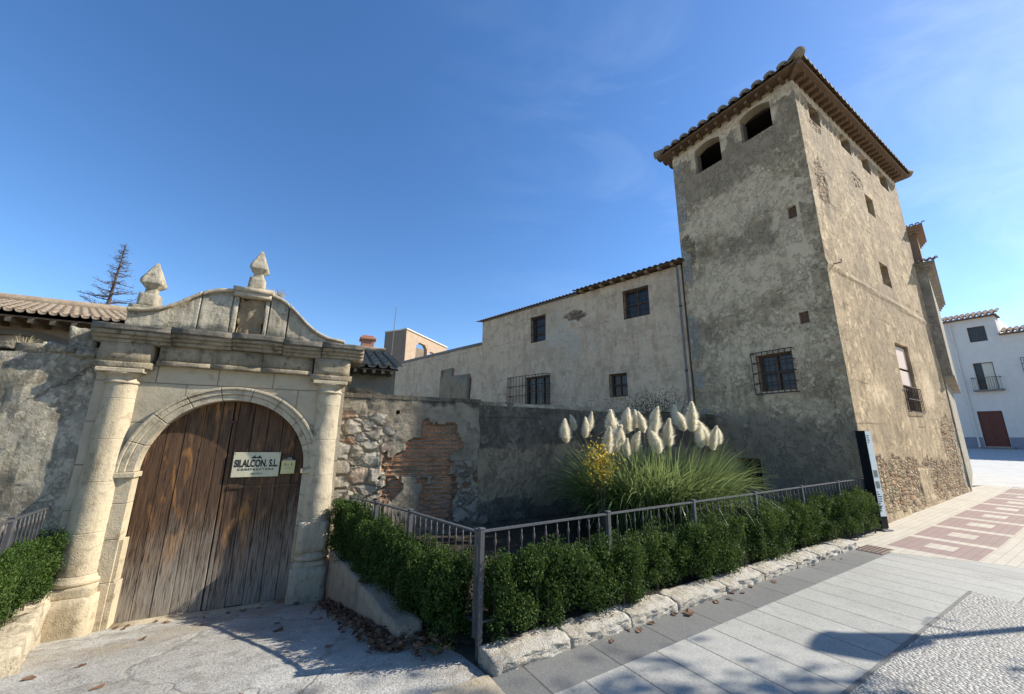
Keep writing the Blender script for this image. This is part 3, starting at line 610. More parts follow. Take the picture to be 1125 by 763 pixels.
def text(s, size, parent, loc, mat, ext=.001, sx=1., name='lettering', bold=0.):
    cu = bpy.data.curves.new(name, 'FONT'); cu.body = s; cu.size = size; cu.align_x = 'CENTER'; cu.align_y = 'CENTER'; cu.extrude = ext; cu.offset = bold
    o = bpy.data.objects.new(name, cu); COL.objects.link(o); bpy.context.view_layer.update(); me = bpy.data.meshes.new_from_object(o.evaluated_get(bpy.context.evaluated_depsgraph_get())); COL.objects.unlink(o); o = bpy.data.objects.new(name, me); COL.objects.link(o); me.materials.clear(); me.materials.append(mat); o.parent = parent; o.location = loc; o.rotation_euler = (R(90), 0, 0); o.scale = (sx, 1, 1); return o
def gate_sub(x, y, z): p = GK(x, -y); return (p[0], p[1], z)
sg = thing('company_sign', 'ivory construction company sign with dark lettering fixed on the wooden gate', 'sign', gate_sub(1.165, -.138, 1.195), GA)
b = MB(); b.box(-.265, .265, -.008, .008, -.158, .155); b.build('sign_board', M['board'], sg, bevel=.003)
text('SILALCON. S.L.', .125, sg, (0, -.0095, .010), M['ink'], bold=.0045, sx=.60)
text('C O N S T R U C T O R A', .036, sg, (0, -.0095, -.063), M['ink'], sx=1.0, bold=.0016)
text('958 67 00 41', .030, sg, (.02, -.0095, -.118), M['ink'], sx=.85)
lg = MB()
for cx in (-.035, .022):
    pr = [(cx-.028, .078), (cx+.026, .078), (cx+.03, .092), (cx+.012, .100), (cx+.004, .122), (cx-.008, .100), (cx-.026, .094)]
    lg.prism_xz(pr, -.0105, -.0085)
lg.build('emblem', M['ink'], sg)
for x in (-.25, .25):
    k = MB(); k.lathe([(.006, 0), (.006, .004)], 10); q = k.build('screw', M['iron'], sg, (x, -.008, .14)); q.rotation_euler = (R(90), 0, 0)
ns = thing('notice_plate', 'small yellowed plate fixed to the gate just right of the company sign', 'sign', gate_sub(1.535, -.138, 1.155), GA)
b = MB(); b.box(-.082, .082, -.006, .006, -.09, .085); b.build('plate', M['yellowboard'], ns, bevel=.003)
b = MB(); b.box(-.07, .05, -.007, .006, .087, .105); b.box(-.02, .03, -.007, .006, .105, .125); b.build('hanger', M['zinc'], ns)
lg = MB(); lg.prism_xz([(-.045, .045), (-.03, .05), (-.025, .02), (-.04, .015)], -.0075, -.006); lg.prism_xz([(-.015, .03), (.01, .028), (.0, .008)], -.0075, -.006); lg.prism_xz([(.03, .05), (.045, .048), (.05, .01), (.035, .015)], -.0075, -.006); lg.box(-.04, .045, -.0075, -.006, -.02, -.014)
lg.build('emblem', M['rust'], ns)

# ------------------------------------------------------------------ yard walls beside the gate
def d_left(x, z): return .035*fbm(x*1.1, z*1.1, 1.)+.018*fbm(x*4, z*4, 2.)
def m_left(x, z):
    t = fbm(x*.8, z*.8, 5.); return (.75 if z < .15+.3*fbm(x, 3., 2.) else .0, .32*max(0, t+.2)+(.5 if z > 2.35 else 0), .28+.25*fbm(x*1.2+7, z*1.5))
lw = thing('plastered_yard_wall', 'grey plastered yard wall running left from the stone gateway', 'wall', (*GK(0, .25), 0), GA)
wall_grid('wall_face', -7., -.556, -.2, 2.5, [], M['yardwall'], lw, step=.07, thick=.40, disp=d_left, mask=m_left, top=lambda x: 2.47+.05*fbm(x*1.7, 0)+.10*sstep(-1.25, -.75, x)-.0*x)
cap = MB()
for i in range(26):
    x = -6.9+i*.245; cap.box(x, x+.235, -.04+.02*random.random(), .42, 2.44+.05*random.random(), 2.53+.05*random.random())
rough(cap.build('coping', M['yardwall'], lw), .03, 4, 2)
rb = MB(); rb.box(-.92, -.64, .02, .38, 2.3, 2.80, taper=.02); rb.box(-1.12, -.925, .04, .38, 2.3, 2.60, taper=.02); rough(rb.build('rubble_shoulder', M['yardwall'], lw), .05, 6., 9)
def cellstone(x, z):
    d, p = mn.voronoi(Vector((x*3.4+.3*n1(x*3, z*3), z*4.2+.3*n1(x*3+9, z*3), 0))); return d[1]-d[0]
def w_rub(x, z): return sstep(3.0, 2.72, x+.18*fbm(x*2, z*2)) if x < 3.4 else 0.
def in_brick(x, z):
    n = .20*fbm(x*2.2, z*2.6, 3.)
    top = 1.36 if x < 3.12 else (1.52 if x < 3.35 else 1.78)
    return 1. if (2.78+n < x < 3.98+n and .25+n < z < top+n and not (z < .95 and 3.05+n*2 < x < 3.42+n*2)) else 0.
def d_right(x, z):
    d = .02*fbm(x*1.5, z*1.5)+.012*fbm(x*6, z*6)
    r = w_rub(x, z); d += r*(.05*min(.5, cellstone(x, z))-.01)
    if in_brick(x, z): d -= .045+.014*(1 if (z % .072) < .018 else 0)-.02*fbm(x*5, z*9)
    return d
def m_right(x, z):
    r = w_rub(x, z)*(1 if z < 1.92+.1*fbm(x*3, 1) else .1)
    if x > 3.9 and z < 1.2: r = max(r, .55+.3*fbm(x*4, z*4))
    if z < .35: r = max(r, .5)
    return (in_brick(x, z), max(0., (z-1.95)*3.)+.35*fbm(x*3, z*3) if z > 1.85 else 0., r)
rw = thing('brick_patched_wall', 'stone and plaster wall right of the gateway with a patch of bare brick courses', 'wall', (GO.x, GO.y, 0), GA)
wall_grid('wall_face', 2.05, 4.36, -.1, 2.22, [(2.93, 2.99, 1.93, 1.99)], M['brickwall'], rw, step=.035, thick=.40, disp=d_right, mask=m_right, top=lambda x: 2.30-.10*sstep(2.3, 2.9, x)+.025*fbm(x*2.5, 2))
cp_ = MB(); cp_.box(2.1, 4.36, -.015, .41, 2.15, 2.215); 
cb = cp_.build('wall_top', M['darkwall'], rw)
for v in cb.data.vertices:
    pass
hb = MB(); hb.box(2.90, 3.02, .3, .34, 1.9, 2.02); hb.build('hole_back', M['shade_black'], rw)
# the dark wall behind the pampas grass
A2 = Vector(GK(4.36, .0)); B2 = Vector((5.36, 10.2)); d2 = (B2-A2); a2 = math.atan2(d2.y, d2.x); len2 = d2.length-.08
dw = thing('dark_garden_wall', 'dark stained garden wall behind the pampas grass', 'wall', (A2.x, A2.y, 0), a2)
wall_grid('wall_face', -.02, len2, -.1, 2.2, [], M['darkwall'], dw, step=.07, thick=.36, disp=lambda x, z: .02*fbm(x*1.4, z*1.4)+.008*fbm(x*6, z*6), mask=lambda x, z: (0, (.75 if z < 1.45+.25*fbm(x*.8, 2)-.02*x and z > .45+.2*fbm(x, 5) else .0)+.25*fbm(x*1.5, z*1.5), 0), top=lambda x: 2.19+.03*fbm(x*1.5, 3))
tp = MB(); tp.box(-.02, len2, .0, .37, 2.12, 2.185); rough(tp.build('wall_top', M['yardwall'], dw), .02, 2., 5)
# low walls holding the beds above the driveway
def low_wall(name, label, a, b, wd, ztop, zbot, mat, seed):
    a, b = Vector(a), Vector(b); d = b-a; t = thing(name, label, 'low wall', (a.x, a.y, 0), math.atan2(d.y, d.x)); n = 2 if wd < .22 else 5
    m = MB()
    for i in range(n):
        x0, x1 = d.length*i/n, d.length*(i+1)/n; zt = ztop(i/n); m.box(x0+.004, x1-.004, -wd/2+.015*random.random(), wd/2+.015*random.random(), zbot, zt+.015*random.random())
    rough(m.build('stones', mat, t), .03 if wd < .22 else .06, 4. if wd < .22 else 6., 6, seed); return t
low_wall('retaining_wall', 'low stained wall holding the hedge bed at the right side of the driveway', GK(2.26, .42), GK(2.74, 2.85), .20, lambda t: .12-.06*t, -.6, M['retain'], 1.)
low_wall('retaining_wall', 'low rough pale stone wall along the left edge of the driveway', GK(-.57, .46), GK(-.12, 1.75), .26, lambda t: -.06+.03*t, -.6, M['lime_grey'], 2.)

# ------------------------------------------------------------------ tower
tw = thing('tall_tower', 'tall square old tower with patchy grey render and tiled eaves', 'tower', (C.x, C.y, 0), TA)
TL, TS, TH = 3.40, 7.42, 10.25
def mT(l=None):
    pass
LH = [(3.40-2.66, 3.40-1.88, 9.26, 10.14), (3.40-1.31, 3.40-.55, 9.36, 10.20), (3.40-.55, 3.40-.37, 6.69, 6.99), (3.40-.67, 3.40-.48, 4.12, 4.39), (3.40-1.70, 3.40-.93, 2.68, 3.56), (3.40-2.45, 3.40-1.90, .48, 1.13)]
def ell(x, z, cx, cz, rx, rz): return 1-math.sqrt(((x-cx)/rx)**2+((z-cz)/rz)**2)
def runoff(holes, x, z):
    v = 0.
    for a, b, z0, z1 in holes:
        if a-.06 < x < b+.06 and 0 < z0-z < 1.3: v = max(v, .62*(1-(z0-z)/1.3)*(.55+1.1*mn.noise(Vector((x*11, z*.6, a)))+(.35 if min(abs(x-a), abs(x-b)) < .07 else 0)))
    return max(0., v)
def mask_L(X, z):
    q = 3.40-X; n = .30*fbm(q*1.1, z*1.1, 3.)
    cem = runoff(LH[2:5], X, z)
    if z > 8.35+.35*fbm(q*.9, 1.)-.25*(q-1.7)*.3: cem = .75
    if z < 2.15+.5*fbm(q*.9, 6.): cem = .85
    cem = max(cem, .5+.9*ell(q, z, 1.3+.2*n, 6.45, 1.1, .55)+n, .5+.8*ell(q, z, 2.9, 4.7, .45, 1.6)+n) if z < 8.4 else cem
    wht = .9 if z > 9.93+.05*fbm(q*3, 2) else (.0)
    wht = max(wht, .46+.55*ell(q, z, 2.0, 5.5, 1.5, .85)+n*.8, .46+.5*ell(q, z, 1.8, 7.6, 1.7, .75)+n*.8, .42+.35*ell(q, z, .5, 5.8, .6, 2.2)+n*.9, .40+.3*ell(q, z, 1.5, 3.6, 1.9, 1.1)+n*.9)  # lime patches enlarged so their pale colour also lightens this shaded face
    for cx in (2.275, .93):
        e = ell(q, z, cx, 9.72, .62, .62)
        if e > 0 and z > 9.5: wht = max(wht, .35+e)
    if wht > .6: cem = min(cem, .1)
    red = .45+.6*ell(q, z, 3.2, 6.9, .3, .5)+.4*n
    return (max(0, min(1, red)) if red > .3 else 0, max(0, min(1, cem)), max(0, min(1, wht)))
def d_t(x, z, sd=0.): return .009*fbm(x*1.0, z*1.0, sd)+.005*fbm(x*5, z*5, sd+3)
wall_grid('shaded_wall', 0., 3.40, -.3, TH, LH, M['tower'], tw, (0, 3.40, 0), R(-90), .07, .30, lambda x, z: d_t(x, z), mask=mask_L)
RH = [(.72, 1.34, 9.50, 10.0), (2.63, 3.38, 9.55, 10.05), (4.16, 4.86, 9.5, 10.05), (5.64, 6.42, 9.5, 10.05), (3.74, 4.36, 7.86, 8.48), (3.70, 4.38, 5.70, 6.36), (3.46, 4.56, 2.30, 4.05)]
def mask_R(s, z):
    n = .30*fbm(s*1.0, z*1.0, 8.)
    b = 1.28+.25*fbm(s*1.3, 4)-.05*s
    red = .75 if (z < b and s > .35 and not (3.2 < s < 4.1 and z < .9) and z > .15+.3*fbm(s*2, 9)) else 0.
    red = max(red, .48+.9*ell(s, z, .62, 7.6, .33, .62)+.6*n, .45+.7*ell(s, z, 6.6, 1.5, .7, 1.2)+n, .42+.8*ell(s, z, 3.4, 8.7, .5, .22)+n, .42+.8*ell(s, z, .95, 9.35, .35, .16)+n)
    wht = max(.36+.4*ell(s, z, 1.6, 2.6, 1., .35)+n, .35+.4*ell(s, z, 5.6, 2.9, .8, .5)+n, .9 if z > 10.05+.04*fbm(s*3, 2) else 0.)
    cem = .34+.45*fbm(s*.6, z*.5, 14.)+(.12 if z > 8.6 else 0.)+runoff(RH, s, z)*.7+max(0., .35*(1-(10.05-z)/1.2))*(.4+mn.noise(Vector((s*5, z*.4, 3.))))
    return (max(0, min(1, red)) if red > .3 else 0, max(0, min(1, cem)), max(0, min(1, wht)))
def d_R(s, z):
    d = d_t(s, z, 5.); d += .03*sstep(.12, .0, abs(z-5.35+.03*s)); m = mask_R(s, z)
    if m[0] > .5: d += .06*(min(.45, cellstone(s*1.6, z*2.))-.3)-.01
    if z < .35: d += .12*(.35-z)
    return d
wall_grid('sunlit_wall', 0., TS, -.3, TH, RH, M['tower'], tw, (0, 0, 0), 0., .07, .30, d_R, mask=mask_R)
bx = MB(); bx.box(.0, TS, 3.1, 3.40, -.3, TH); bx.box(TS-.3, TS-.002, .01, 3.1, -.3, TH); bx.build('rear_walls', M['church'], tw)
fl = MB(); fl.box(.31, TS-.31, .31, 3.09, 8.85, 8.95); fl.build('upper_floor', M['shade_black'], tw); fl = MB(); fl.box(.31, TS-.31, .31, 3.09, 2.1, 2.2); fl.build('lower_floor', M['shade_black'], tw); fl = MB(); fl.box(.305, TS-.305, .305, 3.095, 10.12, 10.23); fl.build('dark_ceiling', M['shade_black'], tw)  # dark ceiling added below the pale plate so the openings stay dark
pt2 = MB(); pt2.box(2.4, 2.5, .31, 3.09, 2.2, 8.84); pt2.box(2.4, 2.5, .31, 3.09, -.3, 2.09); pt2.build('inner_wall', M['shade_black'], tw)
# arched heads of the two top openings of the shaded wall
for (a, b, z0, z1) in LH[:2]:
    sp_ = MB(); c0 = (a+b)/2; hw = (b-a)/2; n = 12; arcz = [(c0-hw+(2*hw)*i/n, z1-.11*((2*i/n-1)**2)) for i in range(n+1)]
    sp_.strip_xz(arcz, [(x, z1+.002) for x, z in arcz], .002, .285)
    sp_.build('arch_head', M['limeplaster'], tw, (0, 3.40, 0), R(-90))
    jb = MB(); jb.box(a+.001, a+.045, .05, .26, z0, z1-.2); jb.box(a, b, .10, .25, z0, z0+.03); jb.build('opening_frame', M['greyshutter'], tw, (0, 3.40, 0), R(-90))
def hatch(par, a, b, z0, z1, y, mat, loc, rz, name='shutter'):
    m = MB(); m.box(a, b, y, y+.03, z0, z1)
    for i in range(1, 3): m.box(a+(b-a)*i/3-.006, a+(b-a)*i/3+.006, y-.008, y, z0, z1)
    return m.build(name, mat, par, loc, rz)
for h in LH[2:4]: hatch(tw, *h, .07, M['shutter'], (0, 3.40, 0), R(-90))
for h in RH[4:6]: hatch(tw, *h, .16, M['greyshutter'], (0, 0, 0), 0.)
for h in RH[:4]: hatch(tw, *h, .24, M['greyshutter'], (0, 0, 0), 0.)
def window(par, a, b, z0, z1, y, loc, rz, mull=(1, 2), mat=None, pane=True):
    f = MB(); t = .045; f.box(a, b, y, y+.05, z0, z0+t); f.box(a, b, y, y+.05, z1-t, z1); f.box(a, a+t, y, y+.05, z0+t, z1-t); f.box(b-t, b, y, y+.05, z0+t, z1-t)
    for i in range(1, mull[0]+1): x = a+(b-a)*i/(mull[0]+1); f.box(x-.02, x+.02, y+.004, y+.045, z0+t, z1-t)
    for i in range(1, mull[1]+1): z = z0+(z1-z0)*i/(mull[1]+1); f.box(a+t, b-t, y+.008, y+.04, z-.015, z+.015)
    w = f.build('window', mat or M['shutter'], par, loc, rz)
    if pane:
        p = MB(); p.box(a+.01, b-.01, y+.05, y+.06, z0+.01, z1-.01); p.build('pane', M['glass'], w)
    return w
gm = NM('dusty_dark_glass', .25, .5); M['glass'] = gm.done(gm.mix(gm.noise(4, 5, .6), (.008, .008, .009), (.022, .021, .02)))
def grille(par, a, b, z0, z1, y, out, nv, nh, loc, rz, r=.009):
    m = MB(); yo = y-out
    for i in range(nv+1):
        x = a+(b-a)*i/nv; m.tube([(x, yo, z0), (x, yo, z1)], r, 6)
    for j in range(nh+1):
        z = z0+(z1-z0)*j/nh; m.tube([(a, yo, z), (b, yo, z)], r*1.25, 6)
        for x in (a, b): m.tube([(x, yo, z), (x, y+.02, z)], r*1.1, 6)
    if out > .15:
        for i in range(1, 4):
            yy = y-out*i/4
            for x in (a, b): m.tube([(x, yy, z0), (x, yy, z1)], r, 6)
    return m.build('window_grille', M['iron'], par, loc, rz)
a, b, z0, z1 = LH[4]; window(tw, a, b, z0, z1, .14, (0, 3.40, 0), R(-90), (1, 1)); grille(tw, a-.05, b+.05, z0-.06, z1+.05, 0., .12, 7, 4, (0, 3.40, 0), R(-90), .010)
a, b, z0, z1 = LH[5]; window(tw, a, b, z0, z1, .20, (0, 3.40, 0), R(-90), (1, 0))
a, b, z0, z1 = RH[6]; w = window(tw, a, b, z0, z1, .10, (0, 0, 0), 0., (1, 2))
bl = MB(); bl.box(a+.05, b-.05, .075, .095, 3.42, z1-.05); bl.box(a+.05, b-.05, .075, .095, 2.98, 3.36); bl.build('roller_blind', M['blind'], w)
grille(tw, a-.01, b+.01, z0-.02, z0+.60, 0., .05, 9, 2, (0, 0, 0), 0., .008)
# eaves: soffit boards, rafters, tiled roof
OV, ZE = .36, 10.29
sf = MB(); sf.box(-OV+.06, TS+OV-.06, -OV+.06, 3.40+OV-.06, ZE+.10, ZE+.13); sf.build('eave_boards', M['boards'], tw)
wp = MB(); wp.box(.02, TS-.02, .02, 3.38, TH, ZE+.095); wp.build('wall_plate', M['limeplaster'], tw)
rf = MB(); rf.box(-.035, .035, -OV+.15, .15, ZE-.0, ZE+.098); r0 = rf.build('rafter', M['rafter'], tw, (.2, 0, 0))
for i in range(1, 26): dup(r0, tw, (.2+i*.282, 0, 0))
for i in range(12): dup(r0, tw, (0, .18+i*.275, 0), R(-90))
for ang, lx, ly in ((45, -.0, -.0),):
    hr = MB(); hr.box(-.045, .045, -.44, .2, ZE-.01, ZE+.097); q = hr.build('corner_rafter', M['rafter'], tw, (0, 0, 0)); q.rotation_euler = (0, 0, R(-45))
def tile_slope(mb, x0, x1, y0, hip, slope, z0, pitch=.30, rad=.105, low=True):
    """rows of barrel tiles running up from an eave along x at y0 (the slope climbs towards +y); hip(x) gives the run of each row"""
    n = int((x1-x0)/pitch)
    for i in range(n+1):
        x = x0+(x1-x0)*i/n; run = hip(x)
        if run < .05: continue
        m = max(1, int(run/.42)); seg = 7
        for j in range(m):
            ya, yb = run*j/m, run*(j+1)/m+.04; za = z0+ya*slope+.018; zb = z0+yb*slope-.004; jx = .008*(random.random()-.5)
            va = [(x+jx+rad*math.cos(math.pi*k/seg), y0+ya, za+rad*.85*math.sin(math.pi*k/seg)) for k in range(seg+1)]; vb = [(x+jx+rad*.86*math.cos(math.pi*k/seg), y0+yb, zb+rad*.75*math.sin(math.pi*k/seg)) for k in range(seg+1)]
            vc = [(x+jx+(rad-.018)*math.cos(math.pi*k/seg), y0+ya, za+(rad-.018)*.85*math.sin(math.pi*k/seg)) for k in range(seg+1)]
            ns_ = seg+1; mb.add(va+vb+vc, [(k, k+1, ns_+k+1, ns_+k) for k in range(seg)]+[(k, 2*ns_+k, 2*ns_+k+1, k+1) for k in range(seg)]+([tuple(range(2*ns_, 3*ns_))] if j == 0 else []))
        if i < n and low:
            xm = x+(x1-x0)/n/2; rr = pitch*.42; run = hip(xm)
            va = [(xm+rr*math.cos(math.pi*k/6), y0-.03, z0+.02-rr*.55*math.sin(math.pi*k/6)+.0) for k in range(7)]; vb = [(p[0], y0+run, p[2]+run*slope) for p in va]; vd = [(p[0], p[1], p[2]-.022) for p in va]
            mb.add(va+vb+vd, [(k, k+1, 8+k, 7+k) for k in range(6)]+[(k, 14+k, 15+k, k+1) for k in range(6)])
def rot_mb(src, ang, dx, dy):
    c, s = math.cos(ang), math.sin(ang); src.v = [(x*c-y*s+dx, x*s+y*c+dy, z) for x, y, z in src.v]; return src
SL = .42; ex0, ex1, ey0, ey1 = -OV, TS+OV, -OV, 3.40+OV; half = (ey1-ey0)/2
ra = MB(); tile_slope(ra, ex0+.10, ex1-.10, ey0, lambda x: min(half, x-ex0, ex1-x), SL, ZE+.20, .235, .088)
rb_ = rot_mb((lambda m: (tile_slope(m, -(ey1-.10), -(ey0+.10), 0., lambda x: min(-x-ey0, ey1+x), SL, ZE+.20, .30, .118), m)[1])(MB()), R(-90), ex0, 0.)
rc_ = rot_mb((lambda m: (tile_slope(m, ex0+.1, ex1-.1, 0., lambda x: min(half, x-ex0, ex1-x), SL, ZE+.20, .30, .11), m)[1])(MB()), R(180), ex0+ex1, ey1)
allr = MB(); [allr.add(m.v, m.f) for m in (ra, rb_, rc_)]
for p, q in (((ex0, ey0, ZE+.24), (ex0+half, ey0+half, ZE+.24+half*SL)), ((ex0, ey1, ZE+.24), (ex0+half, ey0+half, ZE+.24+half*SL)), ((ex0+half, ey0+half, ZE+.24+half*SL), (ex1-half, ey0+half, ZE+.24+half*SL)), ((ex1, ey0, ZE+.24), (ex1-half, ey0+half, ZE+.24+half*SL))):
    allr.tube([p, q], .12, 10)
allr.build('roof', M['tile'], tw, smooth=True)
und = MB(); z = ZE+.135; h = half*SL
und.add([(ex0+.04, ey0+.04, z), (ex1-.04, ey0+.04, z), (ex1-.04, ey1-.04, z), (ex0+.04, ey1-.04, z), (ex0+half, ey0+half, z+h), (ex1-half, ey0+half, z+h)], [(0, 1, 5, 4), (1, 2, 5), (2, 3, 4, 5), (3, 0, 4), (0, 3, 2, 1)])
und.build('roof_deck', M['tile_u'], tw)
# iron bits on the sunlit wall
sp_ = MB(); sp_.tube([(.35, .02, 5.42), (.35, -.16, 5.40), (.35, -.16, 5.47)], .012, 6); sp_.build('iron_hook', M['iron'], tw)

# ------------------------------------------------------------------ church-like block behind the tower
ch = thing('church_block', 'brick and stone church building with tiled cornices and a small turret just beyond the tower', 'building', (*SW(TS+.03, -.02), 0), R(40))
wall_grid('end_pier', 0., .79, 3.5, 7.05, [], M['church'], ch, (0, .55, 0), R(-90), .12, .3, lambda x, z: .008*fbm(x*2, z*2), mask=lambda x, z: (.0, .3, .2))
m = MB(); m.box(.02, 6, -.24, .54, 3.5, 7.05); m.box(.0, 6, -.05, 4, -.5, 3.49); m.box(.5, 6, .56, 4, 3.495, 6.9); m.build('wall', M['church'], ch)
m = MB(); m.box(-.04, 6.02, -.27, .4, 3.44, 3.52); m.build('ledge', M['church'], ch, bevel=.01)
m = MB()
for o, z in ((.04, 6.86), (.09, 6.94), (.15, 7.02), (.20, 7.10)): m.box(-o*.8, 6, -.25-o, .6, z, z+.083)
m.build('cornice', M['church'], ch, bevel=.008)
tl = MB(); q = rot_mb((lambda mm: (tile_slope(mm, -.75, .50, 0., lambda x: .9, .4, 7.19, .13, .05), mm)[1])(MB()), R(-90), -.20, 0.); tl.add(q.v, q.f); tl.build('cornice_tiles', M['tile'], ch, smooth=True)
m = MB(); m.box(.35, 1.7, -.20, 1.2, 7.15, 8.55); m.build('turret', M['brownbrick'], ch)
m = MB()
for o, z in ((.04, 8.30), (.09, 8.38), (.14, 8.46), (.19, 8.54)): m.box(.35-o, 1.7+o, -.20-o, 1.2+o, z, z+.083)
for i in range(9): m.box(.24, .33, -.26+i*.16, -.19+i*.16, 8.34, 8.455)
m.build('turret_cornice', M['brownbrick'], ch)
tl = MB(); q = rot_mb((lambda mm: (tile_slope(mm, -1.4, .42, 0., lambda x: .9, .4, 8.63, .13, .05), mm)[1])(MB()), R(-90), .14, 0.); tl.add(q.v, q.f); tl.build('turret_tiles', M['tile'], ch, smooth=True)

# ------------------------------------------------------------------ long old building left of the tower
lb = thing('long_old_house', 'long two storey house with pinkish old render and barred windows beside the tower', 'house', (BT.x+BE.x*9, BT.y+BE.y*9, 0), BA+math.pi)
X = lambda s: 9.-s
BH = [(X(1.97), X(1.08), 5.33, 6.31), (X(6.05), X(5.28), 5.20, 6.26), (X(6.35), X(5.08), 2.75, 3.84), (X(2.60), X(1.99), 2.86, 3.58)]
def mask_B(x, z):
    n = .30*fbm(x*.9, z*.9, 11.); red = .40+.8*ell(x, z, 6.0-.9, 5.9, .6, .3)+n*.6
    cem = .38+.5*ell(x, z, 4.6, 4.9, 1.3, .9)+n+(.35 if z > 6.35 and x < 4.6 else 0.)+runoff(BH, x, z)*.8; wht = .30+.6*fbm(x*.5, z*.6, 21.)+.3*ell(x, z, 4.3, 5.2, 1.5, 1.2)
    return (red if red > .46 else 0, max(0, min(1, cem)), max(0, min(1, wht)))
def d_B(x, z): return .014*fbm(x*1.1, z*1.1, 9.)+.008*fbm(x*4, z*4, 4.)+(.035*max(0., ell(x, z, 4.6, 4.9, 1.4, 1.))*fbm(x*5, z*7))-.012*sstep(.05, 0., abs(z-4.38))
wall_grid('facade_wall', 0., 8.96, -.2, 6.66, BH, M['facade'], lb, step=.085, thick=.3, disp=d_B, mask=mask_B)
m = MB(); m.box(.0, .3, .31, 6, -.2, 6.6); m.box(.31, 8.9, 5.7, 6, -.2, 6.6); m.build('rear_walls', M['church'], lb)
m = MB(); m.box(.31, 8.9, .31, 5.69, 4.5, 4.6); m.build('upper_floor', M['shade_black'], lb); m = MB(); m.box(.31, 8.9, 2.4, 2.5, 4.61, 6.6); m.build('inner_wall', M['shade_black'], lb); m = MB(); m.box(.31, 8.9, 2.4, 2.5, -.2, 4.49); m.build('inner_wall', M['shade_black'], lb)
for i, h in enumerate(BH[:2]):
    w = window(lb, *h, .16, (0, 0, 0), 0., (1, 1) if i == 0 else (0, 2), M['shutter']); grille(lb, h[0]+.03, h[1]-.03, h[2]+.02, h[3]-.02, 0., .01, 6, 3, (0, 0, 0), 0., .009)
h = BH[2]; window(lb, *h, .12, (0, 0, 0), 0., (2, 1)); grille(lb, X(7.05), X(5.05), 2.74, 3.86, 0., .30, 12, 3, (0, 0, 0), 0., .010)
h = BH[3]; window(lb, *h, .14, (0, 0, 0), 0., (1, 1)); grille(lb, h[0], h[1], h[2], h[3], 0., .015, 4, 2, (0, 0, 0), 0., .009)
# roof: corrugated sheet on the left, boards and rafters near the tower
rfm = MB(); nco = 150
def roof_strip(x0, x1, amp, per, y0, y1, z0, slope, th):
    n = int((x1-x0)/per*6); top = []
    for i in range(n+1):
        x = x0+(x1-x0)*i/n; top.append((x, amp*math.sin(2*math.pi*(x-x0)/per)))
    vs = [(x, y0, z0+dz) for x, dz in top]+[(x, y1, z0+dz+(y1-y0)*slope) for x, dz in top]+[(x, y0, z0+dz-th) for x, dz in top]+[(x, y1, z0+dz-th+(y1-y0)*slope) for x, dz in top]; k = n+1
    return vs, [(i, i+1, k+i+1, k+i) for i in range(n)]+[(2*k+i+1, 2*k+i, 3*k+i, 3*k+i+1) for i in range(n)]+[(i+1, i, 2*k+i, 2*k+i+1) for i in range(n)]
rfm.add(*roof_strip(-.30, 5.4, .022, .16, -.16, 5.9, 6.73, .16, .012)); rfm.build('corrugated_roof', M['corrugated'], lb)
rfm = MB(); rfm.add(*roof_strip(5.2, 9.1, .02, .18, -.27, 5.9, 6.765, .16, .016)); rfm.build('tiled_roof', M['corrugated'], lb)
m = MB(); m.box(5.3, 9.0, -.22, .4, 6.715, 6.73); m.build('eave_boards', M['boards'], lb)
rf = MB(); rf.box(-.04, .04, -.21, .1, 6.635, 6.713); r1 = rf.build('rafter', M['paleraf'], lb, (5.5, 0, 0))
for i in range(1, 9): dup(r1, lb, (5.5+i*.41, 0, 0))
m = MB(); m.box(.0, 5.25, -.06, .30, 6.662, 6.70); m.build('eave_ledge', M['zinc'], lb)
# lower stretch of wall further left
lowx = thing('low_rear_wall', 'lower pinkish wall with peeling render joining the left end of the long house', 'wall', (BT.x+BE.x*17.9, BT.y+BE.y*17.9, 0), BA+math.pi)
def m_low(x, z):
    n = .35*fbm(x*.8, z*.8, 2.); return (0, max(0, min(1, .25+n+(.4 if 5.2 < x < 8. and z < 4.35 else 0))), max(0, min(1, .25+n)))
wall_grid('wall_face', 0., 8.93, -.2, 5.66, [], M['facade'], lowx, step=.12, thick=.35, disp=lambda x, z: .03*fbm(x*.9, z*.9, 6.)+.012*fbm(x*4, z*4)+(-.08 if z < 4.2+.1*fbm(x*2, 1) and 6.2 < x < 8.2 else 0), mask=m_low, top=lambda x: 5.66+.03*fbm(x, 1))
m = MB(); m.box(0, 8.9, -.05, .4, 5.60, 5.72); rough(m.build('coping', M['zinc'], lowx), .02, 2, 4)
bw = MB(); bw.box(6.9, 8.1, -.12, .0, -.2, 4.35); bw.box(5.9, 6.88, -.09, .0, -.2, 4.75); rough(bw.build('buttress', M['rubblebrown'], lowx), .05, 2., 6)
dpi = thing('drain_pipe', 'grey rain pipe in the corner between tower and long house', 'drain pipe', (*(BT+BE*.10-Vector((BE.y, -BE.x))*.0+Vector((-.10, -.12))), 0))
m = MB(); m.tube([(0, 0, -.1), (0, 0, 6.5), (.0, .05, 6.62)], .036, 10); m.build('pipe', M['zinc'], dpi, smooth=True)
m = MB(); [m.tube([(0, 0, z), (0, 0, z+.05)], .043, 10) for z in (1.5, 3.4, 5.3)]; m.build('bracket', M['iron'], dpi)

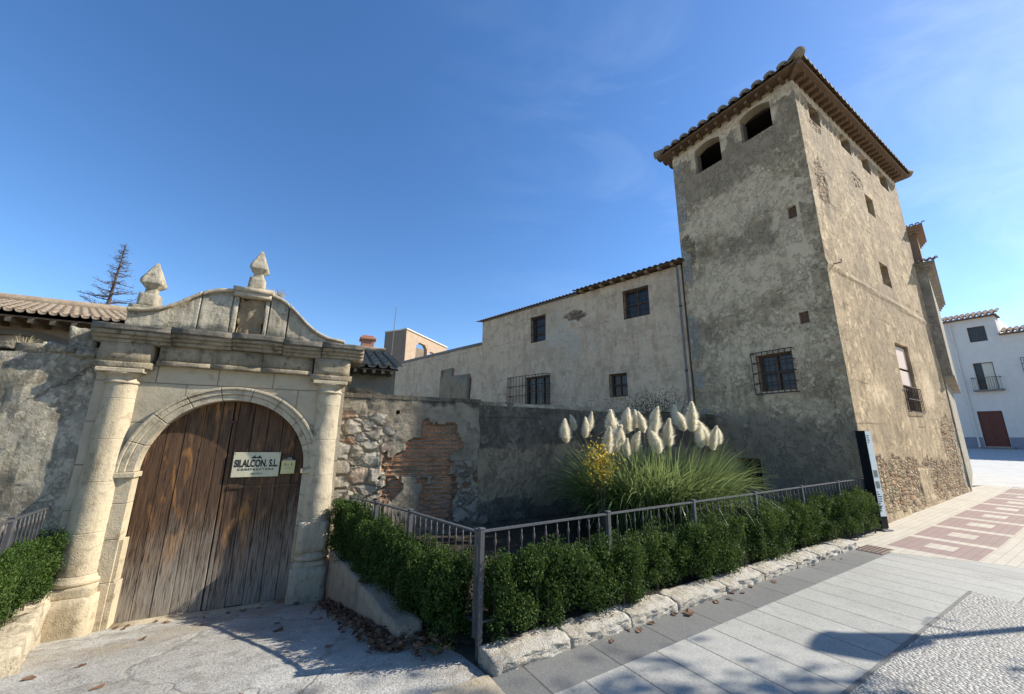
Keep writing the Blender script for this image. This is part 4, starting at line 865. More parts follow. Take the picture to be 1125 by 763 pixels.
# ------------------------------------------------------------------ buildings behind the gate
def roofed(name, label, k0, k1, oe, ze, run, slope, wall_top, mat_wall, pitch, rafters=.28, arch=None):
    p = GK(0, oe); t = thing(name, label, 'house', (p[0], p[1], 0), GA)
    wall_grid('wall', k0, k1, -.5, ze+.07, [], mat_wall, t, (0, .42, 0), 0., .15, .3, lambda x, z: .015*fbm(x*2, z*2), mask=lambda x, z: (0, .3+.4*fbm(x, z), .3))
    tl = MB(); tile_slope(tl, k0, k1, 0., lambda x: run, slope, ze+.06, pitch, pitch*.36); tl.tube([(k0, run, ze+.1+run*slope), (k1, run, ze+.1+run*slope)], .10, 8); tl.build('roof', M['tile'], t, smooth=True)
    m = MB(); m.add([(k0, .03, ze+.0), (k1, .03, ze), (k1, run, ze+run*slope), (k0, run, ze+run*slope), (k0, .03, ze-.02), (k1, .03, ze-.02), (k1, run, ze+run*slope-.03), (k0, run, ze+run*slope-.03)], [(0, 1, 2, 3), (7, 6, 5, 4), (0, 4, 5, 1), (1, 5, 6, 2), (2, 6, 7, 3), (3, 7, 4, 0)]); m.build('roof_deck', M['boards'], t)
    m = MB(); m.box(-.028, .028, .03, .5, ze-.085, ze-.022); r = m.build('rafter', M['paleraf'], t, (k0+.1, 0, 0)); n = int((k1-k0-.2)/rafters)
    for i in range(1, n+1): dup(r, t, (k0+.1+i*rafters, 0, 0))
    m = MB(); m.box(k0, k1, .44, .48, ze-.14, ze-.02); m.build('wall_beam', M['shade_black'], t); return t
lr = roofed('tiled_outbuilding', 'low outbuilding with lichened tile roof and rafter ends behind the left wall', -9., -.85, -.75, 3.08, 3.2, .27, 3.0, M['ochre'], .105, .21)
m = MB(); pr = [(-2.05+.72*math.cos(R(a)), 2.48+.40*math.sin(R(a))) for a in range(0, 181, 9)]; m.strip_xz(pr, [(-2.05+(x+2.05)*1.14, 2.48+(z-2.48)*1.22) for x, z in pr], .375, .43); m.build('blind_arch', M['ochre_dark'], lr)
sr = roofed('small_tiled_outbuilding', 'small tiled eave with rafters peeping over the wall right of the gateway', 1.9, 3.15, -1.5, 2.86, 2.6, .30, 2.8, M['retain'], .2, .17)
hs = GK(3.4, -5.2)
h2 = thing('tiled_rear_house', 'brown tiled roof with red brick chimney seen just right of the pediment', 'house', (hs[0], hs[1], 0), GA)
m = MB(); m.box(-1.2, -.1, .3, 2, -.5, 3.75); m.build('wall', M['ochre'], h2)
tl = MB(); tile_slope(tl, -1.3, .0, 0., lambda x: 2.0, .30, 3.72, .2, .075); tl.build('roof', M['tile'], h2, smooth=True)
m = MB(); m.box(-.78, -.42, .35, .70, 3.4, 4.36); cq = m.build('chimney', M['redbrick'], h2, bevel=.01)
m = MB(); m.box(-.83, -.37, .30, .75, 4.36, 4.43); m.box(-.76, -.44, .37, .68, 4.43, 4.50); m.build('chimney_cap', M['redbrick'], cq, bevel=.01)
tp_ = (-7.39, 26.0); zs = lambda z: 1.6+(z-1.6)*1.53
to = thing('small_rooftop_tower', 'small ochre rooftop pavilion with an arched opening behind the low wall', 'building', (tp_[0], tp_[1], 0), R(65))
ha, hb_ = (1.10, 2.40, zs(4.9), zs(5.94)), (2.74, 4.2, zs(5.05), zs(5.72))
wall_grid('wall', 0., 4.9, 2., 8.85, [ha, hb_], M['ochre'], to, step=.25, thick=.3, disp=lambda x, z: .01*fbm(x*2, z*2), mask=lambda x, z: (0, .1, .3), top=lambda x: 8.85-.06*x)
m = MB(); n = 10; ac = [(ha[0]+1.3*i/n, ha[3]-.42*((2*i/n-1)**2)) for i in range(n+1)]; m.strip_xz(ac, [(x, ha[3]+.005) for x, z in ac], .01, .29); m.build('arch_head', M['ochre'], to)
m = MB(); m.box(-.02, .0, .0, 1.95, 2., 8.8); m.box(0., 4.9, 1.65, 1.95, 2., 8.3); m.build('side_wall', M['ochre_dark'], to)  # shade of the left face put into the colour with the darker ochre
m = MB(); m.add([(-.06, -.07, 8.80), (4.95, -.07, 8.50), (4.95, .38, 8.50), (-.06, .38, 8.80), (-.06, -.07, 8.88), (4.95, -.07, 8.58), (4.95, .38, 8.58), (-.06, .38, 8.88)], [(0, 3, 2, 1), (4, 5, 6, 7), (0, 1, 5, 4), (1, 2, 6, 5), (2, 3, 7, 6), (3, 0, 4, 7)]); m.box(-.07, .04, .385, 1.95, 8.77, 8.84); m.build('coping', M['cream'], to)
an = thing('roof_antenna', 'thin metal antenna mast rising behind the rooftop pavilion', 'antenna', (-8.1, 25.2, 0))
m = MB(); m.tube([(0, 0, 5.), (.10, 0, 10.2)], .022, 6); m.build('mast', M['zinc'], an)

# ------------------------------------------------------------------ white house at the end of the street
WH = Vector((31.577, 26.037)); wa = R(121.5)
wh = thing('white_house', 'white three storey house with balcony and dark red door at the end of the street', 'house', (WH.x, WH.y, .8), wa+math.pi)
# local x runs towards the street's right side; outside is -y
HH = [(.30, 1.10, 7.40, 8.45), (.15, 1.02, 4.12, 5.95), (-.22, .86, .42, 2.72), (2.28, 2.9, 5.0, 5.9), (2.6, 3.5, .42, 2.72)]
wall_grid('front_wall', -3., 1.62, -.6, 9.05, HH[:3], M['white'], wh, step=.4, thick=.3)
wall_grid('front_wall', 1.621, 9., -.6, 7.70, HH[3:], M['white'], wh, step=.4, thick=.3)
m = MB(); m.box(1.30, 1.62, .31, 5, 7.4, 9.05); m.box(-3, 1.3, 4.9, 5.2, -.6, 9); m.build('side_wall', M['white'], wh)
m = MB(); m.box(-3, -.24, -.03, .0, -.6, 1.02); m.box(.88, 1.62, -.03, .0, -.6, 1.02); m.box(1.625, 2.58, -.03, 0, -.6, 1.02); m.box(3.52, 9, -.03, 0, -.6, 1.02); m.build('dado', M['dado'], wh)
window(wh, *HH[0], .10, (0, 0, 0), 0., (1, 1))
w = window(wh, *HH[1], .20, (0, 0, 0), 0., (0, 0)); m = MB(); m.box(.52, .97, .14, .17, 4.15, 5.9); m.build('curtain', M['cream'], w)
m = MB(); m.box(-.06, 1.24, -.42, .0, 4.02, 4.11); bc = m.build('balcony', M['zinc'], wh)
m = MB(); m.box(-.05, 1.23, -.41, -.385, 4.90, 4.93); m.box(-.05, -.02, -.385, 0, 4.90, 4.93); m.box(1.20, 1.23, -.385, 0, 4.90, 4.93)
for i in range(13): m.box(-.045+i*.1025, -.03+i*.1025, -.405, -.39, 4.11, 4.90)
m.build('balcony_railing', M['iron'], bc)
for h in (HH[2], HH[4]):
    d = MB(); d.box(h[0], h[1], .12, .16, h[2], h[3]); n = 2
    for i in range(2):
        x0 = h[0]+.06+i*(h[1]-h[0])/2; 
        for z0_ in (.6, 1.35, 2.05): d.box(x0, x0+(h[1]-h[0])/2-.12, .10, .12, z0_, z0_+.58)
    d.build('door', M['reddoor'], wh)
m = MB(); m.box(-.4, 1.05, -.5, .0, -.6, .40); m.build('door_step', M['zinc'], wh)
window(wh, *HH[3], .1, (0, 0, 0), 0., (1, 1)); grille(wh, 2.2, 2.95, 4.9, 6.0, 0., .15, 5, 3, (0, 0, 0), 0., .012)
tl = MB(); tile_slope(tl, -3.1, 1.75, -.38, lambda x: 1.5, .36, 9.13, .26, .095); tl.box(-3.1, 1.75, -.35, 1.2, 9.02, 9.09); q = MB(); tile_slope(q, 1.8, 9.2, -.38, lambda x: 1.3, .36, 7.75, .26, .095); q.box(1.63, 9.2, -.35, 1., 7.64, 7.71); tl.add(q.v, q.f); tl.build('roof', M['tile_red'], wh, smooth=False)
pi_ = MB(); pi_.tube([(-.45, -.06, -.2), (-.45, -.06, 8.9)], .05, 8); pi_.build('rain_pipe', M['white'], wh)

# ------------------------------------------------------------------ railings
def railing(name, label, posts, tops, base, bal_gap, post_w=.040, cat='railing', skip_first=False):
    """posts: list of (x, y); tops: rail height at each post"""
    o = posts[0]; t = thing(name, label, cat, (o[0], o[1], 0)); pm = MB(); pm.box(-post_w/2, post_w/2, -post_w/2, post_w/2, base, 0.); pm.box(-post_w/2-.004, post_w/2+.004, -post_w/2-.004, post_w/2+.004, 0., .012)
    p0 = None; ang0 = math.atan2(posts[1][1]-posts[0][1], posts[1][0]-posts[0][0])
    for (x, y), z in zip(posts, tops):
        if p0 is None: p0 = pm.build('post', M['railing'], t, (x-o[0], y-o[1], z+.015), ang0, bevel=.004)
        else: dup(p0, t, (x-o[0], y-o[1], z+.015), ang0)
    bm_ = MB(); hh = .62; bm_.lathe([(.006, -hh), (.006, -.115), (.009, -.105), (.0125, -.085), (.009, -.065), (.006, -.055), (.006, 0.)], 8); b0 = None
    for i in range(len(posts)-1):
        a = Vector((*posts[i], tops[i])); b = Vector((*posts[i+1], tops[i+1])); d = b-a; L = d.length; u = d/L; n = Vector((-u.y, u.x, 0)).normalized()
        for nm, dz, hh2, ww in (('top_rail', 0., .014, .016), ('bottom_rail', -.63, .012, .012)):
            m = MB(); vs = []
            for q in (a+u*(post_w/2), b-u*(post_w/2)):
                q = q-Vector((o[0], o[1], 0)); vs += [q+n*sx*ww+Vector((0, 0, dz+sz*hh2/2)) for sx, sz in ((-1, -1), (1, -1), (1, 1), (-1, 1))]
            m.add(vs, [(0, 1, 2, 3), (7, 6, 5, 4)]+[(k, k+4, (k+1) % 4+4, (k+1) % 4) for k in range(4)]); m.build(nm, M['railing'], t)
        nb = max(1, round((L-post_w)/bal_gap))
        for k in range(1, nb):
            q = a+d*k/nb; lc = (q.x-o[0], q.y-o[1], q.z-.008)
            if b0 is None: b0 = bm_.build('baluster', M['railing2'], t, lc, smooth=True)
            else: dup(b0, t, lc)
    return t
P0 = SW(-8.385, .13)
railing('iron_railing', 'grey iron railing with knobbed balusters along the pavement hedge', [SW(-8.385+1.39*i, .13-.02*i) for i in range(6)]+[SW(-.22, .02)], [.865, .868, .87, .872, .874, .876, .878], -.9, .125)
PE = GK(2.36, .42); P1 = (P0[0]-.03, P0[1]+.05)
railing('iron_railing', 'short grey iron railing sloping from the corner post down to the gateway', [(P1[0]+(PE[0]-P1[0])*t, P1[1]+(PE[1]-P1[1])*t) for t in (.0, .40, .70, 1.)], [.85, .83, .80, .76], -.75, .10, .042)
railing('iron_railing', 'grey iron railing above the shrubs left of the gateway', [GK(-.70, .05), GK(-.56, 1.02), GK(-.36, 2.4)], [.79, .80, .80], -.85, .085)

# ------------------------------------------------------------------ vegetation
def leaf_mesh(name, P, D, N, ln, wd, mat, val, fold=.25):
    """one mesh of many small folded leaves: centres P, directions D, normals N"""
    n = len(P); S = np.cross(D, N); S /= np.linalg.norm(S, axis=1, keepdims=True)+1e-9; N = np.cross(S, D)
    ln = ln[:, None]; wd = wd[:, None]
    v = np.stack([P-D*ln/2, P+S*wd/2+N*wd*fold, P+D*ln/2, P-S*wd/2+N*wd*fold], 1).reshape(-1, 3)
    me = bpy.data.meshes.new(name); me.vertices.add(4*n); me.vertices.foreach_set('co', v.astype('f').ravel())
    tri = np.array([0, 1, 2, 0, 2, 3]); idx = (np.arange(n)[:, None]*4+tri[None]).ravel()
    me.loops.add(6*n); me.loops.foreach_set('vertex_index', idx.astype('i')); me.polygons.add(2*n); me.polygons.foreach_set('loop_start', (np.arange(2*n)*3).astype('i')); me.polygons.foreach_set('loop_total', np.full(2*n, 3, 'i'))
    me.update(calc_edges=True); me.validate()
    ca = me.color_attributes.new('leaf', 'FLOAT_COLOR', 'POINT'); vv = np.repeat(val, 4); ca.data.foreach_set('color', np.stack([vv, vv, vv, np.ones_like(vv)], 1).astype('f').ravel())
    me.materials.append(mat); return me
def unit(a): return a/(np.linalg.norm(a, axis=1, keepdims=True)+1e-9)
def shrub_mesh(seed, lx, ly, h, n=19000, ll=(.016, .030)):
    r = np.random.default_rng(seed); nc = 64; clumps = r.uniform(-1, 1, (nc, 3)); clumps /= np.maximum(np.abs(clumps).max(1, keepdims=True), 1e-6)**.92; clumps *= r.uniform(.62, 1., (nc, 1))
    crad = r.uniform(.055, .125, nc); ci = r.integers(0, nc, n); d = unit(r.normal(size=(n, 3))); rr = r.uniform(.25, 1.0, n)**.5
    q = clumps[ci]*np.array([lx/2-.05, ly/2-.05, h/2-.05])+d*(rr*crad[ci])[:, None]*np.array([1., 1., 1.35])
    k = n//4; q[:k] = r.uniform(-1, 1, (k, 3))*np.array([lx/2-.06, ly/2-.12, h/2-.09])
    q[:, 2] += h/2+.05; big = np.ones(n); big[:k] = 1.9
    low = q[:, 2] < .10*h; q[low, 2] = r.uniform(.10, .4, low.sum())*h
    out = unit(q-np.array([0, 0, h*.45])); D = unit(out*.6+r.normal(size=(n, 3))*.55+np.array([0, 0, .45])); N = unit(out*.6+np.array([0, 0, .6])+r.normal(size=(n, 3))*.55)
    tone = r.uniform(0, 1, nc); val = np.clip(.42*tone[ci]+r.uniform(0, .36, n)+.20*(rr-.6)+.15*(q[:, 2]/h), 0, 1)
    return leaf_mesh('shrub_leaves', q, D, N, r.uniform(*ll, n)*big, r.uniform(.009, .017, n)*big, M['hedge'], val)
def stems_mb(seed, lx, ly, h, n=16):
    r = random.Random(seed); m = MB()
    for i in range(n):
        x, y = r.uniform(-.32, .32)*lx, r.uniform(-.32, .32)*ly; m.tube([(x*.75, y*.75, -.14), (x*.8, y*.8, h*.25), (x*.9+r.uniform(-.03, .03), y*.7, h*.6)], [.009, .007, .004], 5)
    return m
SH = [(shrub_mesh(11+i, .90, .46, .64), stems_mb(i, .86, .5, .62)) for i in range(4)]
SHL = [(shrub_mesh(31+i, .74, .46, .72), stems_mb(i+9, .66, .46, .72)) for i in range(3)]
stem_me = {}
def shrub(kind, i, name, label, grp, x, y, z, rz, sc):
    t = thing(name, label, 'shrub', (x, y, z), rz, grp); me, sb = kind[i % len(kind)]; key = (id(kind), i % len(kind))
    o = link('foliage', me, t)
    if key not in stem_me: q = sb.build('stems', M['twig'], t); stem_me[key] = q.data
    else: link('stems', stem_me[key], t)
    t.scale = sc; return t
ORD = ['first', 'second', 'third', 'fourth', 'fifth', 'sixth', 'seventh', 'eighth', 'ninth', 'tenth', 'eleventh']
nR = 10
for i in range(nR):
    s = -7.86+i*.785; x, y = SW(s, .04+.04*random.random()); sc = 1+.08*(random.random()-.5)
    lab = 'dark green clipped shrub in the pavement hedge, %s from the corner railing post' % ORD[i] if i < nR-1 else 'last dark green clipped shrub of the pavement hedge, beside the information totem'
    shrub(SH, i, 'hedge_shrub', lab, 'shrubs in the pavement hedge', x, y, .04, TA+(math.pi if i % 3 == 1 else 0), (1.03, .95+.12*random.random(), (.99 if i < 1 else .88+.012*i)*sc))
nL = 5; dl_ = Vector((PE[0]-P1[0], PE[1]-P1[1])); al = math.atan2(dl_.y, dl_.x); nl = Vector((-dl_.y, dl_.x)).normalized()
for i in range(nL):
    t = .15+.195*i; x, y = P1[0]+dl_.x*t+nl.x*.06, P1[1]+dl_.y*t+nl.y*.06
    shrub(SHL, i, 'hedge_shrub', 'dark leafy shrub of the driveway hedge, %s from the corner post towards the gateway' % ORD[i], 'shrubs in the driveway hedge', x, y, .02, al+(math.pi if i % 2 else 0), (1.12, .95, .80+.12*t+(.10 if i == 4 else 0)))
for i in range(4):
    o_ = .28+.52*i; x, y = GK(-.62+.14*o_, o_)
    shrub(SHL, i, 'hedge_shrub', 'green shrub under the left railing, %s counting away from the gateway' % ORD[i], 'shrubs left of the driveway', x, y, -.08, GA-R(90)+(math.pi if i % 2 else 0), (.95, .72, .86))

# pampas grass
pg = thing('pampas_grass', 'large pampas grass clump with creamy plumes behind the railing', 'pampas grass', (2.35, 6.62, .09))
def blades(seed, n, rad, h, mat, name, parent, wmin=.006, wmax=.012, spread=1.):
    r = np.random.default_rng(seed); segs = 7; V = []; F = []; val = []
    for i in range(n):
        a = r.uniform(0, 2*math.pi); b = rad[0]*.30*math.sqrt(r.uniform(0, 1)); bx, by = b*math.cos(a)*1.5, b*math.sin(a)
        a2 = a+r.normal()*.45; L = h*r.uniform(.75, 1.45); out = r.uniform(.25, 1.)*spread; w = r.uniform(wmin, wmax); vv = r.uniform(0, 1)
        th0 = R(88-34*out*r.uniform(.5, 1.)); bend = R(r.uniform(70, 165))*out; x = y = z = 0.; twist = r.uniform(-1, 1)
        for k in range(segs+1):
            t = k/segs; th = th0-bend*t**1.6; ww = w*(1-t**2.2)+.0008
            px, py = bx+x*math.cos(a2), by+x*math.sin(a2); sx, sy = -math.sin(a2), math.cos(a2)
            V += [(px-sx*ww, py-sy*ww, max(z, .01)+twist*ww*.6), (px+sx*ww, py+sy*ww, max(z, .01)-twist*ww*.6)]; val += [vv*.7+.3*t]*2
            x += math.cos(th)*L/segs; z += math.sin(th)*L/segs
        b0_ = i*2*(segs+1); F += [(b0_+2*k, b0_+2*k+1, b0_+2*k+3, b0_+2*k+2) for k in range(segs)]
    me = bpy.data.meshes.new(name); me.from_pydata(V, [], F); me.update(); ca = me.color_attributes.new('leaf', 'FLOAT_COLOR', 'POINT'); ca.data.foreach_set('color', np.array([(q, q, q, 1) for q in val], 'f').ravel())
    me.materials.append(mat); me.polygons.foreach_set('use_smooth', [True]*len(me.polygons)); return link(name, me, parent)
blades(5, 4200, (2.1, 1.15), 1.15, M['pampas'], 'leaves', pg, .006, .013)
def plume_mesh(seed, L=.36, W_=.082, n=4200):
    r = np.random.default_rng(seed); t = r.uniform(0, 1, n)**.9; prof_ = W_*(np.sin(np.pi*np.clip(t*.93+.06, 0, 1)**.66)**.8)*(1-.45*t)+.003; a = r.uniform(0, 2*np.pi, n)
    bend = .07*t**2
    base = np.stack([.25*prof_*np.cos(a)+bend, .25*prof_*np.sin(a), t*L*.92], 1); outd = np.stack([np.cos(a), np.sin(a), np.full(n, 1.8)], 1)+r.normal(size=(n, 3))*.5; D = unit(outd); ln = prof_*r.uniform(.6, 2.0, n)+.018
    P = base+D*ln[:, None]/2; N = unit(r.normal(size=(n, 3)))
    return leaf_mesh('plume', P, D, N, ln*1.1, r.uniform(.0028, .006, n), M['plume'], np.clip(r.uniform(.1, 1, n), 0, 1), .1)
PM = [plume_mesh(70+i, .40+.04*(i % 3), .058+.010*(i % 2)) for i in range(5)]
plumes = [(0.89, 6.3, 1.69), (1.13, 7.0, 1.83), (1.29, 6.6, 1.82), (1.86, 7.4, 1.88), (1.46, 6.0, 1.52), (1.59, 6.1, 1.57), (1.7, 6.4, 1.77), (1.73, 6.1, 1.62), (1.98, 6.7, 1.87), (2.05, 6.5, 1.88), (2.16, 6.4, 1.84), (2.5, 6.8, 1.88), (2.21, 6.2, 1.65), (2.21, 5.95, 1.53), (2.52, 6.3, 1.65), (1.73, 5.9, 1.44), (1.89, 6.1, 1.52), (3.11, 7.4, 2.0), (3.04, 6.9, 1.89), (3.04, 6.6, 1.92), (3.07, 6.4, 1.62), (3.32, 6.7, 1.68), (3.25, 6.4, 1.57), (3.45, 6.6, 1.62), (1.21, 6.5, 1.73)]
for i, (x, y, z) in enumerate(plumes):
    lx, ly = x-2.35, y-6.62; k = random.uniform(.66, 1.2); o = link('plume', PM[i % 5], pg, (lx, ly, z-.09-.20*k)); o.rotation_euler = (random.uniform(-.2, .2), .14*lx+random.uniform(-.18, .18), random.uniform(0, 6)); o.scale = (k*1.15, k*1.15, k*1.02)
    m = MB(); m.tube([(lx*.35, ly*.35, .1), (lx*.75, ly*.75, (z-.09)*.6), (lx, ly, z-.09-.17*k)], [.007, .006, .004], 5); m.build('stalk', M['drygrass'], pg)
yl = thing('yellow_leaved_shrub', 'small shrub with bright yellow leaves in front of the pampas grass', 'shrub', (1.30, 5.82, .1))
r = np.random.default_rng(3); n = 480; P = r.normal(size=(n, 3))*np.array([.11, .09, .15])+np.array([0, 0, 1.12]); P[:, 0] -= .10*(P[:, 2]-1.1); 
P2 = r.normal(size=(90, 3))*np.array([.05, .05, .06])+np.array([.08, 0, 1.40])
link('foliage', leaf_mesh('foliage', P, unit(r.normal(size=(n, 3))), unit(r.normal(size=(n, 3))+np.array([0, 0, 1.])), r.uniform(.03, .055, n), r.uniform(.02, .035, n), M['yellowleaf'], r.uniform(0, 1, n)), yl)
m = MB(); [m.tube([(0, 0, -.05), (dx*.4, dy, .6), (dx, dy, 1.2)], [.012, .009, .004], 5) for dx, dy in ((0, 0), (.1, .03), (-.1, .05), (.05, -.08))]; m.build('stems', M['twig'], yl)
# dark ivy-like shrub behind the pampas by the house wall
iv = thing('wall_shrub', 'dark twiggy shrub topping the dark wall behind the plumes', 'shrub', (3.35, 9.1, 0))
n = 1500; P = r.normal(size=(n, 3))*np.array([.42, .16, .16])+np.array([0, 0, 2.3]); link('foliage', leaf_mesh('foliage', P, unit(r.normal(size=(n, 3))), unit(r.normal(size=(n, 3))), r.uniform(.03, .06, n), r.uniform(.012, .02, n), M['hedge'], r.uniform(0, .5, n)), iv)
m = MB(); [m.tube([(dx*.3, .1, 1.6), (dx*.8, .05, 2.1), (dx, 0, 2.5+.2*random.random())], [.012, .008, .003], 5) for dx in (-.7, -.45, -.2, .05, .3, .55, .8)]; m.build('stems', M['twig'], iv)
# dry weeds on the left wall top and by the pediment
def weed(label, x, y, z, n, h, sd):
    t = thing('dry_weeds', label, 'weeds', (x, y, z)); blades(sd, n, (.22, .1), h, M['drygrass'], 'blades', t, .002, .004, .7); return t
wx, wy = GK(-1.28, .13); weed('tuft of dry straw coloured weeds on top of the left yard wall', wx, wy, 2.5, 90, .13, 1)
wx, wy = GK(1.10, .12); weed('tiny dry weed tuft on the pediment right of the central finial', wx, wy, 3.52, 50, .12, 2)
wx, wy = GK(-1.62, .15); t = thing('loose_stone', 'pale loose lump of rubble lying on the left wall top', 'stone', (wx, wy, 2.54)); m = MB(); m.box(-.09, .09, -.07, .07, -.03, .08, taper=.02); rough(m.build('lump', M['finial'], t), .04, 8, 4)
# bare conifer behind the roof
def conifer(x, y, z0, h):
    t = thing('bare_conifer', 'almost leafless reddish conifer behind the tiled roof on the left', 'tree', (x, y, 0)); m = MB(); m.tube([(0, 0, z0), (.05, 0, z0+h*.5), (.16, 0, z0+h)], [.11, .06, .008], 7); m.build('trunk', M['bark'], t)
    m = MB(); rr = random.Random(5); P = []; D = []
    for i in range(95):
        u_ = (i+rr.random())/95; z = z0+h*(.20+.78*u_); L = (1-u_)**1.15*1.65*rr.uniform(.35, 1.15)+.10; a = rr.uniform(0, 6.28); el = R(rr.uniform(-12, 30)); tip = Vector((math.cos(a)*L*math.cos(el), math.sin(a)*L*math.cos(el), math.sin(el)*L)); b = Vector((.16*(z-z0)/h, 0, z))
        mid = b+tip*.5+Vector((0, 0, -.05*L)); m.tube([b, mid, b+tip], [.018, .012, .004], 4)
        for k in range(int(14+60*L*(1.2-u_))):
            q = b+tip*rr.uniform(.15, 1.); P.append(q+Vector((rr.gauss(0, .05), rr.gauss(0, .05), rr.gauss(0, .035)))); D.append(Vector((rr.gauss(0, 1), rr.gauss(0, 1), rr.gauss(0, .6))))
    m.build('branches', M['bark'], t); n = len(P); me = leaf_mesh('twigs', np.array([p[:] for p in P]), unit(np.array([d[:] for d in D])), unit(rng.normal(size=(n, 3))), rng.uniform(.05, .16, n), rng.uniform(.007, .016, n), M['bare'], rng.uniform(0, 1, n)); link('needles', me, t)
conifer(-14.0, 12.6, 3., 5.15)

# ------------------------------------------------------------------ kerb stones
x0 = -8.40; i = 0; kl = []
while x0 < -2.15:
    ln = random.uniform(.58, .86); ln = min(ln, -2.1-x0)
    if ln < .25: break
    kl.append((x0, ln)); x0 += ln+.003
for i, (s0, ln) in enumerate(kl):
    x, y = SW(s0, .27); m = MB(); m.box(0, ln, -.115, .115, -.05, .095, taper=.0)
    lab = 'end kerbstone with squared corner beside the driveway' if i == 0 else ('last kerbstone of the row, nearest the drain cover' if i == len(kl)-1 else 'rough white kerbstone along the hedge, %s from the driveway corner' % ORD[i])
    o = rough_kerb(m.build('kerbstone', M['kerb'], None, (x, y, 0), TA), ln, i*3.1)
    tag(o, lab, 'kerbstone', 'rough white kerbstones along the hedge')
dc = thing('drain_cover', 'small rusty drain cover at the far end of the dark paving band', 'drain cover', (*SW(-2.15, .56), .005), TA)
m = MB(); m.box(-.12, .36, -.15, .15, 0., .008); m.build('cover_plate', M['rust'], dc, bevel=.003)
m = MB(); [m.box(-.09, .33, -.12+.05*k, -.10+.05*k, .0085, .0105) for k in range(6)]; m.build('cover_slots', M['iron'], dc)

# ------------------------------------------------------------------ information totem
tt = thing('information_totem', 'slim leaning information totem with black edge and white printed face by the tower', 'sign', (*SW(-.33, .12), 0), TA-R(16))
m = MB(); m.box(.0, .16, -.085, .075, .05, 1.76); m.build('totem_body', M['black'], tt, bevel=.004)
m = MB(); m.box(.006, .154, -.089, -.086, .25, 1.755); m.build('printed_face', M['signwhite'], tt)
m = MB()
for z, h in ((.92, .13), (.73, .12)): m.box(.03, .13, -.091, -.0895, z, z+h)
m.build('printed_picture', M['pict'], tt)
m = MB(); rr = random.Random(4)
for z in (1.66, 1.62, 1.58, 1.54): m.box(.03, .03+.03+rr.random()*.07, -.091, -.0895, z, z+.016)
for k in range(9): z = .66-k*.04; m.box(.02, .05+rr.random()*.085, -.091, -.0895, z, z+.014)
m.build('printed_text', M['ink'], tt)
m = MB(); m.box(-.03, .19, -.13, .1, .005, .03); m.box(.01, .15, -.078, .07, .03, .05); m.build('base_plate', M['zinc'], tt, bevel=.003)

# ------------------------------------------------------------------ fallen leaves
def dry_leaf_mesh(sd):
    rr = random.Random(sd); n = 9; vs = [(0, 0, .006)]
    for k in range(n):
        a = 2*math.pi*k/n; q = .032*(1+.45*math.cos(a*2.5+sd)+.25*rr.random()); vs.append((q*1.3*math.cos(a), q*math.sin(a), .004+.02*rr.random()*(1 if k % 2 else .4)))
    me = bpy.data.meshes.new('fallen_leaf'); me.from_pydata(vs, [], [(0, k+1, (k+1) % n+1) for k in range(n)]); me.update(); v = [rr.random()]*len(vs)
    ca = me.color_attributes.new('leaf', 'FLOAT_COLOR', 'POINT'); ca.data.foreach_set('color', np.array([(q, q, q, 1) for q in v], 'f').ravel()); me.materials.append(M['dryleaf']); return me
LM = [dry_leaf_mesh(i) for i in range(7)]
def leaf_at(x, y, z, lab, grp, sc=1.):
    o = link('fallen_leaf', LM[random.randrange(7)], None, (x, y, z), random.uniform(0, 6.3)); o.rotation_euler[0] = random.uniform(-.2, .2); o.scale = (sc,)*3; return tag(o, lab, 'leaf', grp)
for i in range(46):
    k, o_ = random.uniform(-.3, 2.2), random.choice([random.uniform(.05, .45), random.uniform(.3, 3.4)]); x, y = GK(k, o_)
    leaf_at(x, y, cz(x, y)+.004, 'small dry brown leaf lying on the sloping driveway', 'dry leaves scattered on the driveway', random.uniform(.45, .85))
for i in range(14):
    s = random.uniform(-8.2, -2.4); x, y = SW(s, .40+.10*random.random()**2); leaf_at(x, y, .008, 'small dry leaf on the dark paving band at the foot of the kerbstones', 'dry leaves along the kerb', random.uniform(.4, .8))
x, y = SW(-6.38, .47); leaf_at(x, y, .01, 'largest curled dry leaf on the dark paving band', 'dry leaves along the kerb', 1.3)
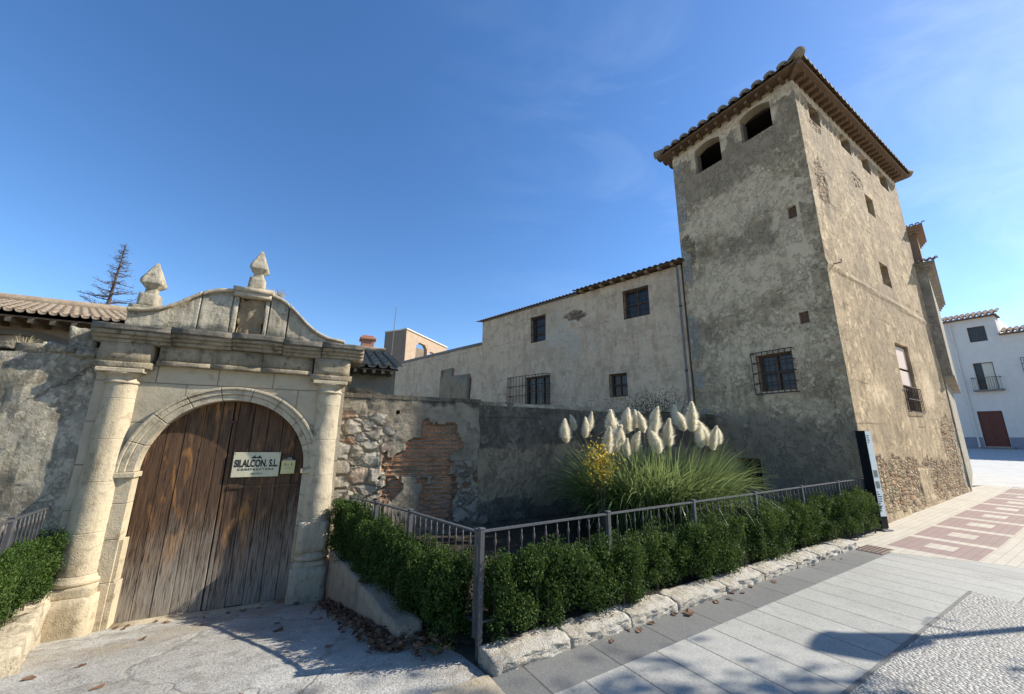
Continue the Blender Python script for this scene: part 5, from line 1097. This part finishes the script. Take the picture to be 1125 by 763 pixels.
# leaf litter heaped against the low wall: nobody could count it
n = 900; P = []
for i in range(n):
    t = random.random()**.7; k = 2.16+.42*t+abs(random.gauss(0, .11))*-1; o_ = .55+2.45*t; x, y = GK(k+.12, o_); P.append((x, y, cz(x, y)+random.uniform(.006, .05)))
for i in range(260):
    x, y = GK(2.86+random.gauss(0, .09), 2.75+random.gauss(0, .22)); P.append((x, y, cz(x, y)+random.uniform(.006, .07)))
P = np.array(P); n = len(P); me = leaf_mesh('leaf_litter', P, unit(rng.normal(size=(n, 3))*np.array([1, 1, .25])), unit(rng.normal(size=(n, 3))*.5+np.array([0, 0, 1.])), rng.uniform(.04, .085, n), rng.uniform(.025, .05, n), M['dryleaf'], rng.uniform(0, 1, n), .3)
tag(link('leaf_litter', me), 'brown dead leaves heaped at the foot of the driveway hedge', 'leaf litter', None, 'stuff')

# ------------------------------------------------------------------ street lamp and plane tree standing right of the camera
lp = thing('street_lamp', 'lantern street lamp whose shadow falls across the pavement', 'street lamp', (7.85, 4.38, 0))
m = MB(); m.lathe([(.11, 0), (.11, .35), (.07, .42), (.05, .6), (.04, 3.2), (.03, 3.3)], 14); m.build('pole', M['iron'], lp, smooth=True)
m = MB(); m.lathe([(.10, 3.3), (.20, 3.75), (.24, 3.78), (.12, 3.95), (.03, 4.05)], 8); m.build('lantern', M['iron'], lp)
m = MB(); m.tube([(0, 0, 2.9), (-.1, .18, 3.0), (-.05, .3, 2.9), (0, .2, 2.8)], .012, 6); m.build('bracket', M['iron'], lp)
tr = thing('plane_tree', 'leafy street tree whose dappled shade falls on the pavement', 'tree', (9.7, 3.15, 0))
m = MB(); m.tube([(0, 0, 0), (.05, 0, 2.2), (-.2, .1, 3.6), (-.3, .2, 6.6)], [.16, .13, .10, .05], 10); m.build('trunk', M['bark'], tr)
m = MB(); rr = random.Random(8); ends = []
for i in range(44):
    a = rr.uniform(0, 6.28); e = Vector((-.3+1.5*math.cos(a)*rr.uniform(.4, 1), .1+1.3*math.sin(a)*rr.uniform(.4, 1), rr.uniform(4.0, 7.6))); b = Vector((-.2, .1, 0)); b.z = max(2.6, e.z-rr.uniform(.8, 1.6)); m.tube([b, (b+e)/2+Vector((0, 0, .15)), e], [.04, .025, .008], 5); ends.append(e)
m.build('limbs', M['bark'], tr)
P = np.concatenate([np.array(e[:])+rng.normal(size=(80, 3))*.24 for e in ends]); n = len(P)
link('crown', leaf_mesh('crown', P, unit(rng.normal(size=(n, 3))), unit(rng.normal(size=(n, 3))+np.array([0, 0, .8])), rng.uniform(.10, .17, n), rng.uniform(.07, .13, n), M['tree'], rng.uniform(0, 1, n)), tr)
